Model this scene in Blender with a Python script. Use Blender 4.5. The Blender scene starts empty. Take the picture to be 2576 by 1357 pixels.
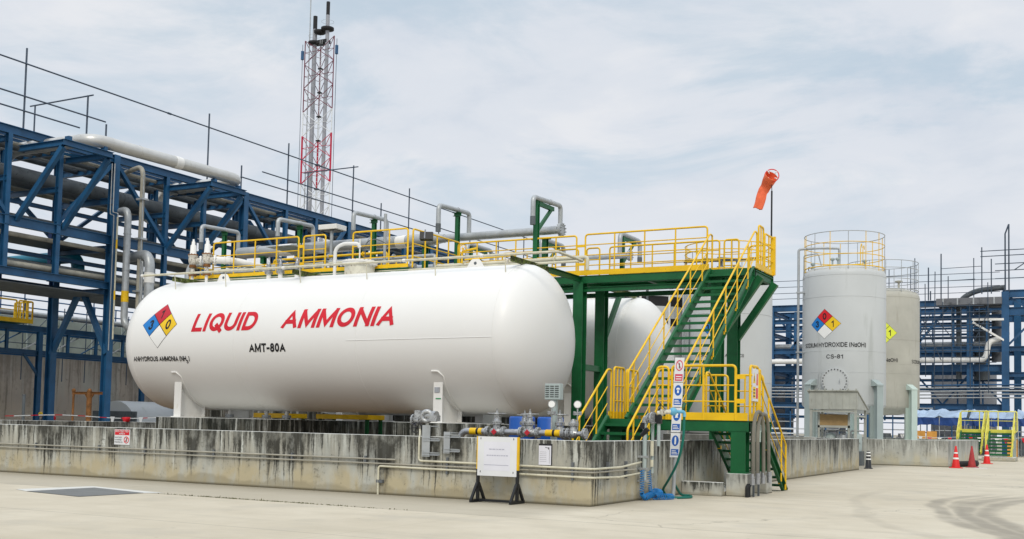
import bpy, bmesh, math, random
from mathutils import Vector, Matrix
random.seed(11)
R = math.radians
scn = bpy.context.scene
col = scn.collection
V = Vector

# ------------------------------------------------------------------ camera
cam = bpy.data.objects.new('camera', bpy.data.cameras.new('camera'))
col.objects.link(cam)
_r = V((0.88260475, 0.46962136, 0.02155531)); _u = V((0.00707398, -0.05911273, 0.99822625)); _f = V((-0.47006256, 0.88088675, 0.05549527))
M4 = Matrix((( _r.x, _u.x, -_f.x, 8.15007), (_r.y, _u.y, -_f.y, -18.42444), (_r.z, _u.z, -_f.z, 1.47982), (0, 0, 0, 1)))
cam.matrix_world = M4
cam.data.sensor_width = 36; cam.data.lens = 2757.49 / 2576 * 36
cam.data.shift_y = (913.84 - 678.5) / 2576
cam.data.clip_start = .1; cam.data.clip_end = 3000
scn.camera = cam
scn.render.resolution_x = 1024; scn.render.resolution_y = 539

# ------------------------------------------------------------------ sky and sun (overcast)
SUN_EL, SUN_AZ = 42, 158            # azimuth clockwise from +Y
w = bpy.data.worlds.new('World'); scn.world = w; w.use_nodes = True
nt = w.node_tree; nt.nodes.clear()
def N(t, kind, **kw):
    n = t.nodes.new(kind)
    for k, v in kw.items(): setattr(n, k, v)
    return n
def ramp(t, src, stops, mode='LINEAR'):
    n = N(t, 'ShaderNodeValToRGB'); n.color_ramp.interpolation = mode
    e = n.color_ramp.elements
    while len(e) < len(stops): e.new(.5)
    for i, (p, c) in enumerate(stops):
        e[i].position = p; e[i].color = (c, c, c, 1) if isinstance(c, (int, float)) else (*c, 1)
    t.links.new(src, n.inputs[0]); return n.outputs[0]
def mix(t, fac, a, b, mode='MIX'):
    n = N(t, 'ShaderNodeMix', data_type='RGBA', blend_type=mode)
    for s, x in ((0, fac), (6, a), (7, b)):
        if hasattr(x, 'is_linked'): t.links.new(x, n.inputs[s])
        elif isinstance(x, (int, float)) and s == 0: n.inputs[0].default_value = x
        else: n.inputs[s].default_value = (x, x, x, 1) if isinstance(x, (int, float)) else (*x, 1)
    return n.outputs[2]
def math_(t, op, a, b=None, c=None, clamp=False):
    n = N(t, 'ShaderNodeMath', operation=op, use_clamp=clamp)
    for i, x in enumerate((a, b, c)):
        if x is None: continue
        if hasattr(x, 'is_linked'): t.links.new(x, n.inputs[i])
        else: n.inputs[i].default_value = x
    return n.outputs[0]
def noise(t, vec, scale, detail=4, rough=.55, dist=0):
    n = N(t, 'ShaderNodeTexNoise'); n.inputs['Scale'].default_value = scale; n.inputs['Detail'].default_value = detail
    n.inputs['Roughness'].default_value = rough; n.inputs['Distortion'].default_value = dist
    if vec is not None: t.links.new(vec, n.inputs['Vector'])
    return n.outputs['Fac']
def mapping(t, vec, scale=(1, 1, 1), loc=(0, 0, 0), rot=(0, 0, 0)):
    n = N(t, 'ShaderNodeMapping'); n.inputs['Scale'].default_value = scale; n.inputs['Location'].default_value = loc; n.inputs['Rotation'].default_value = rot
    t.links.new(vec, n.inputs[0]); return n.outputs[0]
out = N(nt, 'ShaderNodeOutputWorld'); bg = N(nt, 'ShaderNodeBackground'); bg.inputs[1].default_value = .1
sky = N(nt, 'ShaderNodeTexSky', sky_type='NISHITA', sun_disc=False); sky.sun_elevation = R(SUN_EL); sky.sun_rotation = R(SUN_AZ)
geo = N(nt, 'ShaderNodeTexCoord'); dirv = geo.outputs['Generated']
sep = N(nt, 'ShaderNodeSeparateXYZ'); nt.links.new(dirv, sep.inputs[0]); zz = sep.outputs[2]
# cloud layer: project the view direction on a flat ceiling so that clouds shrink towards the horizon
den = math_(nt, 'ADD', math_(nt, 'MAXIMUM', zz, 0.0), .16)
comb = N(nt, 'ShaderNodeCombineXYZ')
nt.links.new(math_(nt, 'DIVIDE', sep.outputs[0], den), comb.inputs[0]); nt.links.new(math_(nt, 'DIVIDE', sep.outputs[1], den), comb.inputs[1])
cv = comb.outputs[0]
n1 = noise(nt, mapping(nt, cv, (1, 1, 1), (3.1, 1.7, 0)), 1.5, 9, .6, .6)
n2 = noise(nt, mapping(nt, cv, (1, 1, 1), (9.3, 4.2, 0)), 2.6, 7, .55, .3)
gap = ramp(nt, n1, [(.47, 0), (.64, .68)], 'EASE')
body = ramp(nt, n2, [(.32, (6.5, 7.1, 7.95)), (.52, (7.35, 7.75, 8.4)), (.70, (8.1, 8.3, 8.7))], 'EASE')
blue = mix(nt, .80, sky.outputs[0], (5.6, 6.9, 7.9))
cloud = mix(nt, gap, body, blue)
hor = ramp(nt, zz, [(.0, 1), (.10, .55), (.26, 0)])
cloud = mix(nt, math_(nt, 'MULTIPLY', hor, .85), cloud, (8.3, 8.45, 8.85))
# an overcast sky is about three times brighter overhead than at the horizon
upn = N(nt, 'ShaderNodeVectorMath', operation='SCALE'); nt.links.new(cloud, upn.inputs[0])
nt.links.new(math_(nt, 'MULTIPLY_ADD', math_(nt, 'MAXIMUM', math_(nt, 'SUBTRACT', zz, .36), 0), 1.25, 1.0), upn.inputs['Scale'])
nt.links.new(upn.outputs[0], bg.inputs[0]); nt.links.new(bg.outputs[0], out.inputs[0])
sun = bpy.data.objects.new('sun', bpy.data.lights.new('sun', 'SUN')); col.objects.link(sun)
sun.data.energy = 1.45; sun.data.angle = R(16); sun.data.color = (1, .93, .80)
sd = V((math.sin(R(SUN_AZ)) * math.cos(R(SUN_EL)), math.cos(R(SUN_AZ)) * math.cos(R(SUN_EL)), math.sin(R(SUN_EL))))
sun.rotation_euler = sd.to_track_quat('Z', 'Y').to_euler(); sun.location = sd * 60
scn.view_settings.view_transform = 'Standard'; scn.view_settings.look = 'None'; scn.view_settings.exposure = -.02; scn.view_settings.gamma = 1

# ------------------------------------------------------------------ materials
def new_mat(name):
    m = bpy.data.materials.new(name); m.use_nodes = True
    t = m.node_tree; b = t.nodes['Principled BSDF']; return m, t, b
def bumped(t, b, h, strength=.3, dist=.02):
    n = N(t, 'ShaderNodeBump'); n.inputs['Strength'].default_value = strength; n.inputs['Distance'].default_value = dist
    t.links.new(h, n.inputs['Height']); t.links.new(n.outputs[0], b.inputs['Normal'])
def paint(name, c, rough=.45, var=.12, scale=1.6, metal=0, spec=.4, dirt=None, dirt_at=.62, bump=.05, streak=1.0):
    """painted or galvanised metal: base colour with broad variation, streaky grime where dirt is a colour"""
    m, t, b = new_mat(name)
    p = N(t, 'ShaderNodeNewGeometry').outputs['Position']
    a = noise(t, p, scale, 5); lo = tuple(x * (1 - var) for x in c); hi = tuple(min(1, x * (1 + var)) for x in c)
    o = mix(t, ramp(t, a, [(.3, 0), (.7, 1)]), lo, hi)
    if dirt:
        d = noise(t, mapping(t, p, (1, 1, streak)), scale * 3.2, 7, .62)
        o = mix(t, ramp(t, d, [(dirt_at, 0), (dirt_at + .14, 1)]), o, dirt)
    t.links.new(o, b.inputs['Base Color']); b.inputs['Roughness'].default_value = rough; b.inputs['Metallic'].default_value = metal
    b.inputs['Specular IOR Level'].default_value = spec
    if bump: bumped(t, b, noise(t, p, 14, 4), bump, .01)
    return m
def plain(name, c, rough=.5, **k): return paint(name, c, rough, k.pop('var', .06), bump=0, **k)
def concrete(name, base, tan, dark, top=1.2, low=.0, amount=1.0, seed=0, grey=(.47, .48, .44), fq=1.0, wash=(.68, .70, .65)):
    """weathered cast wall: run-off streaks of uneven length from the top edge, ochre foot, blotches; world position only"""
    m, t, b = new_mat(name)
    p = N(t, 'ShaderNodeNewGeometry').outputs['Position']
    s = N(t, 'ShaderNodeSeparateXYZ'); t.links.new(p, s.inputs[0]); z = s.outputs[2]
    h = math_(t, 'DIVIDE', math_(t, 'SUBTRACT', z, low), top - low)
    q = mapping(t, p, (fq, fq, fq), (seed, seed * .7, 0))
    wob = noise(t, q, 3.0, 4, .6)
    cu = N(t, 'ShaderNodeCombineXYZ')
    t.links.new(math_(t, 'MULTIPLY_ADD', math_(t, 'ADD', s.outputs[0], s.outputs[1]), fq, math_(t, 'MULTIPLY_ADD', wob, .10, seed)), cu.inputs[0])
    u = cu.outputs[0]
    def col_(sc, det, off): return noise(t, mapping(t, u, (1, 1, 1), (off, 0, 0)), sc, det, .62)
    grain = noise(t, q, 15, 7, .72); patch = noise(t, q, 1.0, 5, .6); blot = noise(t, mapping(t, q, (1, 1, .55)), 3.6, 7, .66)
    foot = math_(t, 'ADD', h, math_(t, 'MULTIPLY', math_(t, 'SUBTRACT', patch, .5), 1.0))
    o = mix(t, ramp(t, foot, [(.26, 1), (.56, 0)]), base, tan)
    o = mix(t, ramp(t, noise(t, mapping(t, q, (1, 1, .4)), 1.9, 6, .6), [(.46, 0), (.64, .9)]), o, grey)
    # grey biofilm over the upper half, then pale lime washes
    o = mix(t, math_(t, 'MULTIPLY', ramp(t, math_(t, 'ADD', h, math_(t, 'MULTIPLY', math_(t, 'SUBTRACT', blot, .5), 1.3)), [(.20, 0), (.80, .52)]), amount), o, tuple(x * .42 for x in grey))
    lw = math_(t, 'ADD', math_(t, 'MULTIPLY', math_(t, 'SUBTRACT', col_(5.0, 4, 31), .5), 4.5), .25)
    o = mix(t, math_(t, 'MULTIPLY', ramp(t, math_(t, 'SUBTRACT', h, math_(t, 'SUBTRACT', 1, lw)), [(0, 0), (.35, .75)]), ramp(t, blot, [(.35, .2), (.6, 1)])), o, wash)
    # black run-off, two widths, each column with its own length
    def run(sc, det, off, gain, bias, soft):
        ln = math_(t, 'ADD', math_(t, 'MULTIPLY', math_(t, 'SUBTRACT', col_(sc, det, off), .5), gain), math_(t, 'MULTIPLY_ADD', math_(t, 'SUBTRACT', col_(.55, 3, off + 7), .5), 3.6, bias))
        d = math_(t, 'ADD', math_(t, 'SUBTRACT', h, math_(t, 'SUBTRACT', 1, ln)), math_(t, 'MULTIPLY', math_(t, 'SUBTRACT', grain, .5), .55))
        return ramp(t, d, [(0, 0), (soft, 1)])
    k = math_(t, 'MAXIMUM', math_(t, 'MULTIPLY', run(8.5, 6, 3, 4.4, .36, .36), .93), math_(t, 'MULTIPLY', run(2.2, 5, 13, 3.4, .34, .45), .92))
    k = math_(t, 'MULTIPLY', k, ramp(t, blot, [(.30, .25), (.52, 1)]))
    k = math_(t, 'MAXIMUM', k, math_(t, 'MULTIPLY', ramp(t, math_(t, 'ADD', grain, math_(t, 'MULTIPLY', math_(t, 'SUBTRACT', blot, .5), .9)), [(.60, 0), (.74, .95)]), ramp(t, h, [(.1, .35), (.6, .9)])))
    o = mix(t, math_(t, 'MULTIPLY', k, amount, None, True), o, dark)
    o = mix(t, math_(t, 'MULTIPLY', ramp(t, math_(t, 'SUBTRACT', math_(t, 'MULTIPLY_ADD', patch, .5, -.09), h), [(.0, 0), (.05, .8)]), .55 * amount), o, tuple(x * .52 for x in tan))
    o = mix(t, ramp(t, h, [(.015, .8), (.05, 0)]), o, (.07, .06, .035))
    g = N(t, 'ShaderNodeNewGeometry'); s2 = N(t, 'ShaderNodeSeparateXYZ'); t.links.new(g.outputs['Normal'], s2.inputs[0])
    cap = ramp(t, s2.outputs[2], [(.6, 0), (.9, 1)])  # top faces painted paler, standing in for overexposed light from above
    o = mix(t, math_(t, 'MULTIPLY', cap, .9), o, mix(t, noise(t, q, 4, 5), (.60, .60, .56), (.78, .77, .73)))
    t.links.new(o, b.inputs['Base Color']); b.inputs['Roughness'].default_value = .9; b.inputs['Specular IOR Level'].default_value = .2
    bumped(t, b, math_(t, 'ADD', grain, math_(t, 'MULTIPLY', blot, .5)), .35, .012)
    return m

def ground_mat():
    m, t, b = new_mat('yard_concrete')
    p = N(t, 'ShaderNodeNewGeometry').outputs['Position']
    s = N(t, 'ShaderNodeSeparateXYZ'); t.links.new(p, s.inputs[0]); x, y = s.outputs[0], s.outputs[1]
    big = noise(t, p, .22, 5, .55); mid = noise(t, p, 1.3, 6, .62); fine = noise(t, p, 22, 5, .7)
    o = mix(t, ramp(t, big, [(.35, 0), (.65, 1)]), (.545, .485, .375), (.62, .56, .445))
    o = mix(t, ramp(t, mid, [(.42, 0), (.75, .5)]), o, (.46, .405, .30))
    # drag marks along the yard
    o = mix(t, ramp(t, noise(t, mapping(t, p, (.12, 1.6, 1), rot=(0, 0, .12)), 1.2, 6, .6), [(.52, 0), (.72, .42)]), o, (.41, .37, .285))
    o = mix(t, ramp(t, fine, [(.55, 0), (.8, .35)]), o, (.38, .345, .27))
    # grey apron strip at the foot of the walls
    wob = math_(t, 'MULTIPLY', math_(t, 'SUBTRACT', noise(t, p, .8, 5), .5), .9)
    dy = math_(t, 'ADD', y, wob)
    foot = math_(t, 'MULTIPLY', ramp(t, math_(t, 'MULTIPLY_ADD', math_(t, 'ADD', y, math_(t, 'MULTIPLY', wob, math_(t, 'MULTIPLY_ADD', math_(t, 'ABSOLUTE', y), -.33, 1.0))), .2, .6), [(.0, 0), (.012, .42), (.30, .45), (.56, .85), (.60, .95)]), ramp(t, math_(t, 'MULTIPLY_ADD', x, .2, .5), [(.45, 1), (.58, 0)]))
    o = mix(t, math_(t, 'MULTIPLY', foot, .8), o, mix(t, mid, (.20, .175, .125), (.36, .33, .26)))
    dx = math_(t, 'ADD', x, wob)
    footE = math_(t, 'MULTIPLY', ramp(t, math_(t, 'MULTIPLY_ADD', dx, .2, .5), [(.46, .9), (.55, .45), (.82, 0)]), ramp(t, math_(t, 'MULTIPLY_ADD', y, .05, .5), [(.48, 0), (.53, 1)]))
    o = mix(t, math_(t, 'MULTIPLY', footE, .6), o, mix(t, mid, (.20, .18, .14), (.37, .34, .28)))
    # hairline cracks and dark drips
    vo = N(t, 'ShaderNodeTexVoronoi', feature='DISTANCE_TO_EDGE'); vo.inputs['Scale'].default_value = .16
    wv = N(t, 'ShaderNodeVectorMath', operation='ADD'); ns = N(t, 'ShaderNodeTexNoise'); ns.inputs['Scale'].default_value = .9; ns.inputs['Detail'].default_value = 6; t.links.new(p, ns.inputs['Vector'])
    t.links.new(p, wv.inputs[0]); t.links.new(ns.outputs['Color'], wv.inputs[1]); t.links.new(wv.outputs[0], vo.inputs['Vector'])
    o = mix(t, math_(t, 'MULTIPLY', ramp(t, vo.outputs['Distance'], [(.0008, .55), (.003, 0)]), ramp(t, big, [(.45, 0), (.6, 1)])), o, (.17, .15, .11))
    o = mix(t, ramp(t, noise(t, p, 3.1, 3, .5), [(.70, 0), (.76, .35)]), o, (.27, .24, .18))
    o = mix(t, ramp(t, noise(t, mapping(t, p, (1, 1, 1), (7, 3, 0)), .5, 5, .6), [(.55, 0), (.66, .3)]), o, (.40, .375, .315))
    def line(val, at, wd, k, colr):
        nonlocal o
        d = math_(t, 'ABSOLUTE', math_(t, 'SUBTRACT', math_(t, 'ADD', val, math_(t, 'MULTIPLY', math_(t, 'SUBTRACT', mid, .5), .05)), at))
        f = ramp(t, math_(t, 'DIVIDE', d, wd), [(.35, 1), (1, 0)])
        o = mix(t, math_(t, 'MULTIPLY', f, k), o, colr)
    for at, wd, k in ((-2.95, .028, .55), (-6.9, .03, .3), (-10.5, .03, .3)): line(y, at, wd, k, (.12, .11, .075))
    for at in (-13, -.6, 10): line(x, at, .022, .16, (.2, .17, .12))
    # tyre arcs on the right
    for cx, cy, rad, wd, k in ((27.5, 7.0, 22.2, .12, .85), (27.2, 6.8, 21.5, .09, .65), (26.2, 5.7, 20.25, .14, .85), (26.0, 5.6, 19.7, .08, .6), (25.3, 5.3, 18.9, .12, .75), (30, 9.5, 26.6, .10, .25), (24.5, 4.6, 17.2, .12, .3)):
        ex = math_(t, 'SUBTRACT', x, cx); ey = math_(t, 'SUBTRACT', y, cy)
        d = math_(t, 'SQRT', math_(t, 'ADD', math_(t, 'MULTIPLY', ex, ex), math_(t, 'MULTIPLY', ey, ey)))
        d = math_(t, 'ABSOLUTE', math_(t, 'SUBTRACT', math_(t, 'ADD', d, math_(t, 'MULTIPLY', math_(t, 'SUBTRACT', big, .5), 1.2)), rad))
        f = ramp(t, math_(t, 'DIVIDE', d, wd * 2.2), [(.25, 1), (1, 0)], 'EASE')
        f = math_(t, 'MULTIPLY', math_(t, 'MULTIPLY', f, k), math_(t, 'MULTIPLY', ramp(t, noise(t, p, .8, 4), [(.34, .45), (.56, 1)]), ramp(t, math_(t, 'MULTIPLY_ADD', y, .04, .5), [(.33, 0), (.42, 1), (.86, 1), (.98, 0)])))
        o = mix(t, f, o, (.30, .27, .215))
    t.links.new(o, b.inputs['Base Color']); b.inputs['Roughness'].default_value = .82; b.inputs['Specular IOR Level'].default_value = .25
    bumped(t, b, math_(t, 'ADD', fine, mid), .12, .01)
    return m
def mossy():
    m, t, b = new_mat('mossy_green_steel'); p = N(t, 'ShaderNodeNewGeometry').outputs['Position']
    o = mix(t, ramp(t, noise(t, p, 5, 7, .65), [(.42, 0), (.58, 1)]), (.16, .21, .045), (.045, .05, .02))
    o = mix(t, ramp(t, noise(t, p, 11, 6, .65), [(.56, 0), (.66, .8)]), o, (.42, .42, .30))
    t.links.new(o, b.inputs['Base Color']); b.inputs['Roughness'].default_value = .9; return m

MT = dict(
    ground=ground_mat(),
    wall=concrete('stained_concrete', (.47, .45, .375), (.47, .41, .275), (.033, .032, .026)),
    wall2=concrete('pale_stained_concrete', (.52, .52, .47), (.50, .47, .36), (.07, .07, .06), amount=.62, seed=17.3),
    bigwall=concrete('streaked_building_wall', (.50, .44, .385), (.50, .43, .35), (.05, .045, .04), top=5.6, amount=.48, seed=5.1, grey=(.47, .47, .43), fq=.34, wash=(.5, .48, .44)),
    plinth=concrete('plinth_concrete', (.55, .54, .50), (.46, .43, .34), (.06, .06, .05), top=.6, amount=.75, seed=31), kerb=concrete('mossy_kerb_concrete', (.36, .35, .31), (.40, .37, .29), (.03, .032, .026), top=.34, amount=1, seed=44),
    darkconc=concrete('dark_pedestal_concrete', (.12, .115, .09), (.10, .10, .08), (.012, .014, .010), top=1.47, amount=1, seed=9, grey=(.20, .20, .17)),  # very dark base and streaks for the pedestals under the tanks
    white=paint('white_tank_paint', (.79, .785, .765), .38, .012, .5, spec=.4, dirt=(.78, .765, .72), dirt_at=.66, bump=.015, streak=.3),
    offwhite=paint('white_steel_paint', (.78, .77, .74), .5, .05, 2, dirt=(.62, .58, .47), dirt_at=.63, bump=.02, streak=.3),
    rusty=paint('chalky_white_paint_rust', (.62, .60, .50), .6, .15, 4, dirt=(.14, .065, .03), dirt_at=.56, streak=.5),
    valvew=paint('white_valve_rust', (.60, .57, .50), .5, .2, 7, dirt=(.06, .026, .016), dirt_at=.52),
    cream=paint('weathered_cream_pipe', (.60, .57, .44), .55, .15, 4, dirt=(.30, .29, .17), dirt_at=.60),
    greytank=paint('grey_tank_paint', (.53, .55, .55), .45, .04, .6, dirt=(.44, .46, .45), dirt_at=.58, bump=.02, streak=.12),
    dirtytank=paint('stained_beige_tank', (.44, .43, .375), .55, .12, .7, dirt=(.29, .27, .22), dirt_at=.60, bump=.02, streak=.1),
    mint=plain('pale_green_steel', (.50, .60, .55), .5), mint2=plain('grey_green_steel', (.36, .42, .41), .5),
    green=paint('green_steel_paint', (.006, .105, .032), .45, .18, 2.5, spec=.35, dirt=(.012, .05, .022), dirt_at=.62, bump=.03),
    yellow=paint('yellow_rail_paint', (.80, .49, .006), .42, .10, 3, spec=.4, dirt=(.34, .17, .03), dirt_at=.655, bump=.02),
    lemon=paint('lemon_rail_paint', (.72, .66, .10), .5, .12, 3, dirt=(.35, .40, .10), dirt_at=.64),
    blue=paint('blue_steel_paint', (.014, .086, .195), .42, .22, 1.2, spec=.42, dirt=(.010, .045, .11), dirt_at=.64, bump=.03),
    blue2=paint('blue_steel_paint_far', (.020, .088, .20), .5, .3, .8, dirt=(.012, .035, .08), dirt_at=.64, bump=0),
    scaff=paint('scaffold_tube', (.05, .072, .105), .5, .2, 3, bump=0),
    galv=paint('galvanised_pipe', (.40, .42, .43), .42, .14, 3, metal=.35, dirt=(.26, .26, .23), dirt_at=.60, streak=.5),
    lag=paint('aluminium_lagging', (.56, .555, .53), .36, .10, 1.2, metal=.45, dirt=(.36, .34, .26), dirt_at=.62, streak=.5),
    grime=paint('grimy_grey_pipe', (.10, .115, .125), .55, .25, 1.4, dirt=(.03, .035, .04), dirt_at=.58),
    palepipe=paint('dusty_pale_pipe', (.36, .34, .28), .6, .2, 2, dirt=(.16, .15, .12), dirt_at=.58),
    teal=paint('teal_pipe_paint', (.01, .19, .29), .45, .12, 1),
    cyan=paint('light_blue_valve_paint', (.14, .42, .60), .45, .12, 5, dirt=(.10, .22, .28), dirt_at=.64),
    steel=paint('bare_steel_fitting', (.40, .41, .43), .28, .2, 8, metal=.7, dirt=(.13, .12, .11), dirt_at=.6),
    silver=paint('silver_valve_paint', (.40, .41, .415), .36, .25, 11, metal=.5, dirt=(.09, .08, .07), dirt_at=.53),
    black=plain('black_paint', (.010, .011, .013), .45), rubber=plain('black_rubber', (.013, .013, .014), .7),
    red=plain('signal_red', (.62, .010, .022), .5), redtxt=plain('red_lettering', (.60, .006, .020), .45),
    blacktxt=plain('black_lettering', (.008, .008, .010), .5),
    nblue=plain('diamond_blue', (.012, .19, .56), .45), nred=plain('diamond_red', (.48, .014, .03), .45), nred2=plain('bright_diamond_red', (.66, .012, .02), .45),
    nyel=plain('diamond_yellow', (.80, .52, .01), .45), nwhite=plain('diamond_white', (.82, .82, .80), .45), lime=plain('lime_yellow', (.70, .76, .05), .5),
    signwhite=plain('sign_white', (.70, .71, .72), .4), paperw=plain('faded_paper', (.70, .70, .76), .6), greytxt=plain('faded_print', (.42, .42, .50), .6),
    signblue=plain('sign_blue', (.008, .10, .42), .4), signpink=plain('faded_sign_red', (.60, .05, .10), .5),
    orange=plain('windsock_orange', (.86, .16, .065), .7, var=.12, scale=9), rust=paint('rusty_steel', (.22, .095, .028), .8, .4, 6, dirt=(.05, .025, .015), dirt_at=.55),
    cone=plain('cone_red', (.66, .018, .016), .55), cone2=plain('faded_cone_red', (.36, .035, .035), .7, var=.2, scale=5),
    hosegreen=plain('green_hose', (.004, .14, .105), .45), hoseblue=plain('blue_coil_hose', (.015, .20, .52), .4), hosegrey=plain('grey_hose', (.17, .16, .13), .7, var=.3),
    tarp=paint('blue_tarpaulin', (.012, .05, .20), .6, .3, 2, bump=.2), tarp2=paint('pale_tarpaulin', (.36, .46, .60), .6, .25, 1.5, bump=.2),
    orangeb=paint('orange_board', (.62, .30, .06), .7, .15, 2), board=paint('faded_plywood', (.36, .24, .11), .75, .2, 3),
    sheet=paint('weathered_roof_sheet', (.40, .41, .37), .6, .15, 2, dirt=(.22, .22, .18), dirt_at=.6, streak=.2),
    helmet=plain('yellow_helmet', (.75, .48, .02), .35), skin=plain('skin', (.35, .20, .13), .6), cloth=plain('grey_blue_overalls', (.11, .14, .18), .85, var=.2, scale=6),
    redcloth=plain('red_vest', (.62, .02, .03), .8), mossy=mossy(),
    grate=paint('drain_grate_steel', (.16, .165, .16), .6, .1, 3), panel=paint('green_grey_sheeting', (.34, .385, .345), .8, .2, .7, dirt=(.10, .12, .10), dirt_at=.58),
    towred=plain('tower_red', (.48, .012, .05), .5), towwhite=plain('tower_white', (.70, .72, .73), .5), stack=paint('stack_steel', (.30, .31, .34), .5, .1, .2, bump=0),
    soot=plain('sooty_black', (.02, .02, .022), .8), glass=plain('dark_glass', (.012, .016, .02), .15), darkwall=paint('dark_plant_sheeting', (.16, .165, .18), .8, .25, .3, dirt=(.06, .065, .07), dirt_at=.55, bump=0),
    white2=plain('white_tube', (.72, .72, .70), .5), greenlamp=plain('green_mark', (.01, .25, .08), .5), wiregrey=plain('wire_grey', (.12, .13, .14), .6),
)

# ------------------------------------------------------------------ mesh builder
def frame(d):
    d = V(d).normalized(); a = V((0, 0, 1)) if abs(d.z) < .9 else V((1, 0, 0))
    x = a.cross(d).normalized(); return x, d.cross(x), d
def origin_of(o):
    p = V((0, 0, 0))
    while o is not None: p = p + o.location; o = o.parent
    return p
class MB:
    def __init__(s): s.v = []; s.f = []; s.sm = []; s.mi = []; s.mats = []; s.cur = 0
    def use(s, m):
        if m not in s.mats: s.mats.append(m)
        s.cur = s.mats.index(m); return s
    def add(s, vs, fs, smooth=False):
        n = len(s.v); s.v += [tuple(x) for x in vs]
        for f in fs: s.f.append(tuple(i + n for i in f)); s.sm.append(smooth); s.mi.append(s.cur)
        return s
    def box(s, x0, x1, y0, y1, z0, z1):
        return s.add([(x0, y0, z0), (x1, y0, z0), (x1, y1, z0), (x0, y1, z0), (x0, y0, z1), (x1, y0, z1), (x1, y1, z1), (x0, y1, z1)],
                     [(0, 3, 2, 1), (4, 5, 6, 7), (0, 1, 5, 4), (1, 2, 6, 5), (2, 3, 7, 6), (3, 0, 4, 7)])
    def prism(s, poly, o, ux, uy, ext):
        o, ux, uy, ext = V(o), V(ux), V(uy), V(ext); n = len(poly)
        a = [o + ux * p[0] + uy * p[1] for p in poly]; b = [p + ext for p in a]
        fs = [tuple(range(n - 1, -1, -1)), tuple(range(n, 2 * n))] + [(i, (i + 1) % n, n + (i + 1) % n, n + i) for i in range(n)]
        return s.add(a + b, fs)
    def sect(s, p0, p1, poly, up=(0, 0, 1)):
        """extrude a section polygon (side, up) along p0-p1"""
        p0, p1 = V(p0), V(p1); d = (p1 - p0).normalized(); up = V(up)
        sd = d.cross(up)
        if sd.length < 1e-4: sd = d.cross(V((1, 0, 0)))
        sd.normalize(); up = sd.cross(d)
        return s.prism(poly, p0, sd, up, p1 - p0)
    def bar(s, p0, p1, w, h, up=(0, 0, 1)): return s.sect(p0, p1, [(-w / 2, -h / 2), (w / 2, -h / 2), (w / 2, h / 2), (-w / 2, h / 2)], up)
    def ibeam(s, p0, p1, h, b, t=.02, up=(0, 0, 1)):
        k = t / 2; return s.sect(p0, p1, [(-b / 2, -h / 2), (b / 2, -h / 2), (b / 2, -h / 2 + t), (k, -h / 2 + t), (k, h / 2 - t), (b / 2, h / 2 - t), (b / 2, h / 2), (-b / 2, h / 2), (-b / 2, h / 2 - t), (-k, h / 2 - t), (-k, -h / 2 + t), (-b / 2, -h / 2 + t)], up)
    def chan(s, p0, p1, h, b, t=.015, up=(0, 0, 1)):
        return s.sect(p0, p1, [(0, -h / 2), (b, -h / 2), (b, -h / 2 + t), (t, -h / 2 + t), (t, h / 2 - t), (b, h / 2 - t), (b, h / 2), (0, h / 2)], up)
    def cyl(s, p0, p1, r0, r1=None, n=16, caps=True, smooth=True):
        r1 = r0 if r1 is None else r1; p0, p1 = V(p0), V(p1); x, y, d = frame(p1 - p0)
        c = [(x * math.cos(2 * math.pi * i / n) + y * math.sin(2 * math.pi * i / n)) for i in range(n)]
        s.add([p0 + q * r0 for q in c] + [p1 + q * r1 for q in c], [(i, (i + 1) % n, n + (i + 1) % n, n + i) for i in range(n)], smooth)
        if caps:
            s.add([p0 + q * r0 for q in c], [tuple(range(n - 1, -1, -1))]); s.add([p1 + q * r1 for q in c], [tuple(range(n))])
        return s
    def lathe(s, o, d, prof, n=24, smooth=True, a0=0, a1=2 * math.pi):
        o = V(o); x, y, d = frame(d); full = abs(a1 - a0 - 2 * math.pi) < 1e-6; m = n if full else n + 1
        vs = [o + d * t + (x * math.cos(a0 + (a1 - a0) * i / n) + y * math.sin(a0 + (a1 - a0) * i / n)) * r for r, t in prof for i in range(m)]
        fs = []
        for j in range(len(prof) - 1):
            for i in range(n if full else n): fs.append((j * m + i, j * m + (i + 1) % m, (j + 1) * m + (i + 1) % m, (j + 1) * m + i))
        return s.add(vs, fs, smooth)
    def tube(s, pts, r, n=10, bend=0, closed=False, caps=True, segs=5):
        pts = [V(p) for p in pts]
        if bend and len(pts) > 2:
            q = [pts[0]]
            for i in range(1, len(pts) - 1):
                a, b, c = pts[i - 1], pts[i], pts[i + 1]; u = (a - b); v = (c - b)
                k = min(bend, u.length * .49, v.length * .49); u.normalize(); v.normalize()
                p0, p1 = b + u * k, b + v * k
                for j in range(segs + 1):
                    tt = j / segs; q.append(p0 * (1 - tt) ** 2 + b * 2 * tt * (1 - tt) + p1 * tt ** 2)
            q.append(pts[-1]); pts = q
        m = len(pts); rings = []
        x = None
        for i, p in enumerate(pts):
            if closed: d = pts[(i + 1) % m] - pts[i - 1]
            else: d = pts[min(i + 1, m - 1)] - pts[max(i - 1, 0)]
            d = d.normalized()
            if x is None: x = frame(d)[0]
            else:
                x = x - d * x.dot(d)
                x = x.normalized() if x.length > 1e-6 else frame(d)[0]
            y = d.cross(x); rr = r[i] if isinstance(r, (list, tuple)) else r
            rings.append([p + (x * math.cos(2 * math.pi * k / n) + y * math.sin(2 * math.pi * k / n)) * rr for k in range(n)])
        fs = []
        for i in range(m if closed else m - 1):
            j = (i + 1) % m
            for k in range(n): fs.append((i * n + k, i * n + (k + 1) % n, j * n + (k + 1) % n, j * n + k))
        s.add([p for g in rings for p in g], fs, True)
        if caps and not closed:
            s.add(rings[0], [tuple(range(n - 1, -1, -1))]); s.add(rings[-1], [tuple(range(n))])
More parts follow.
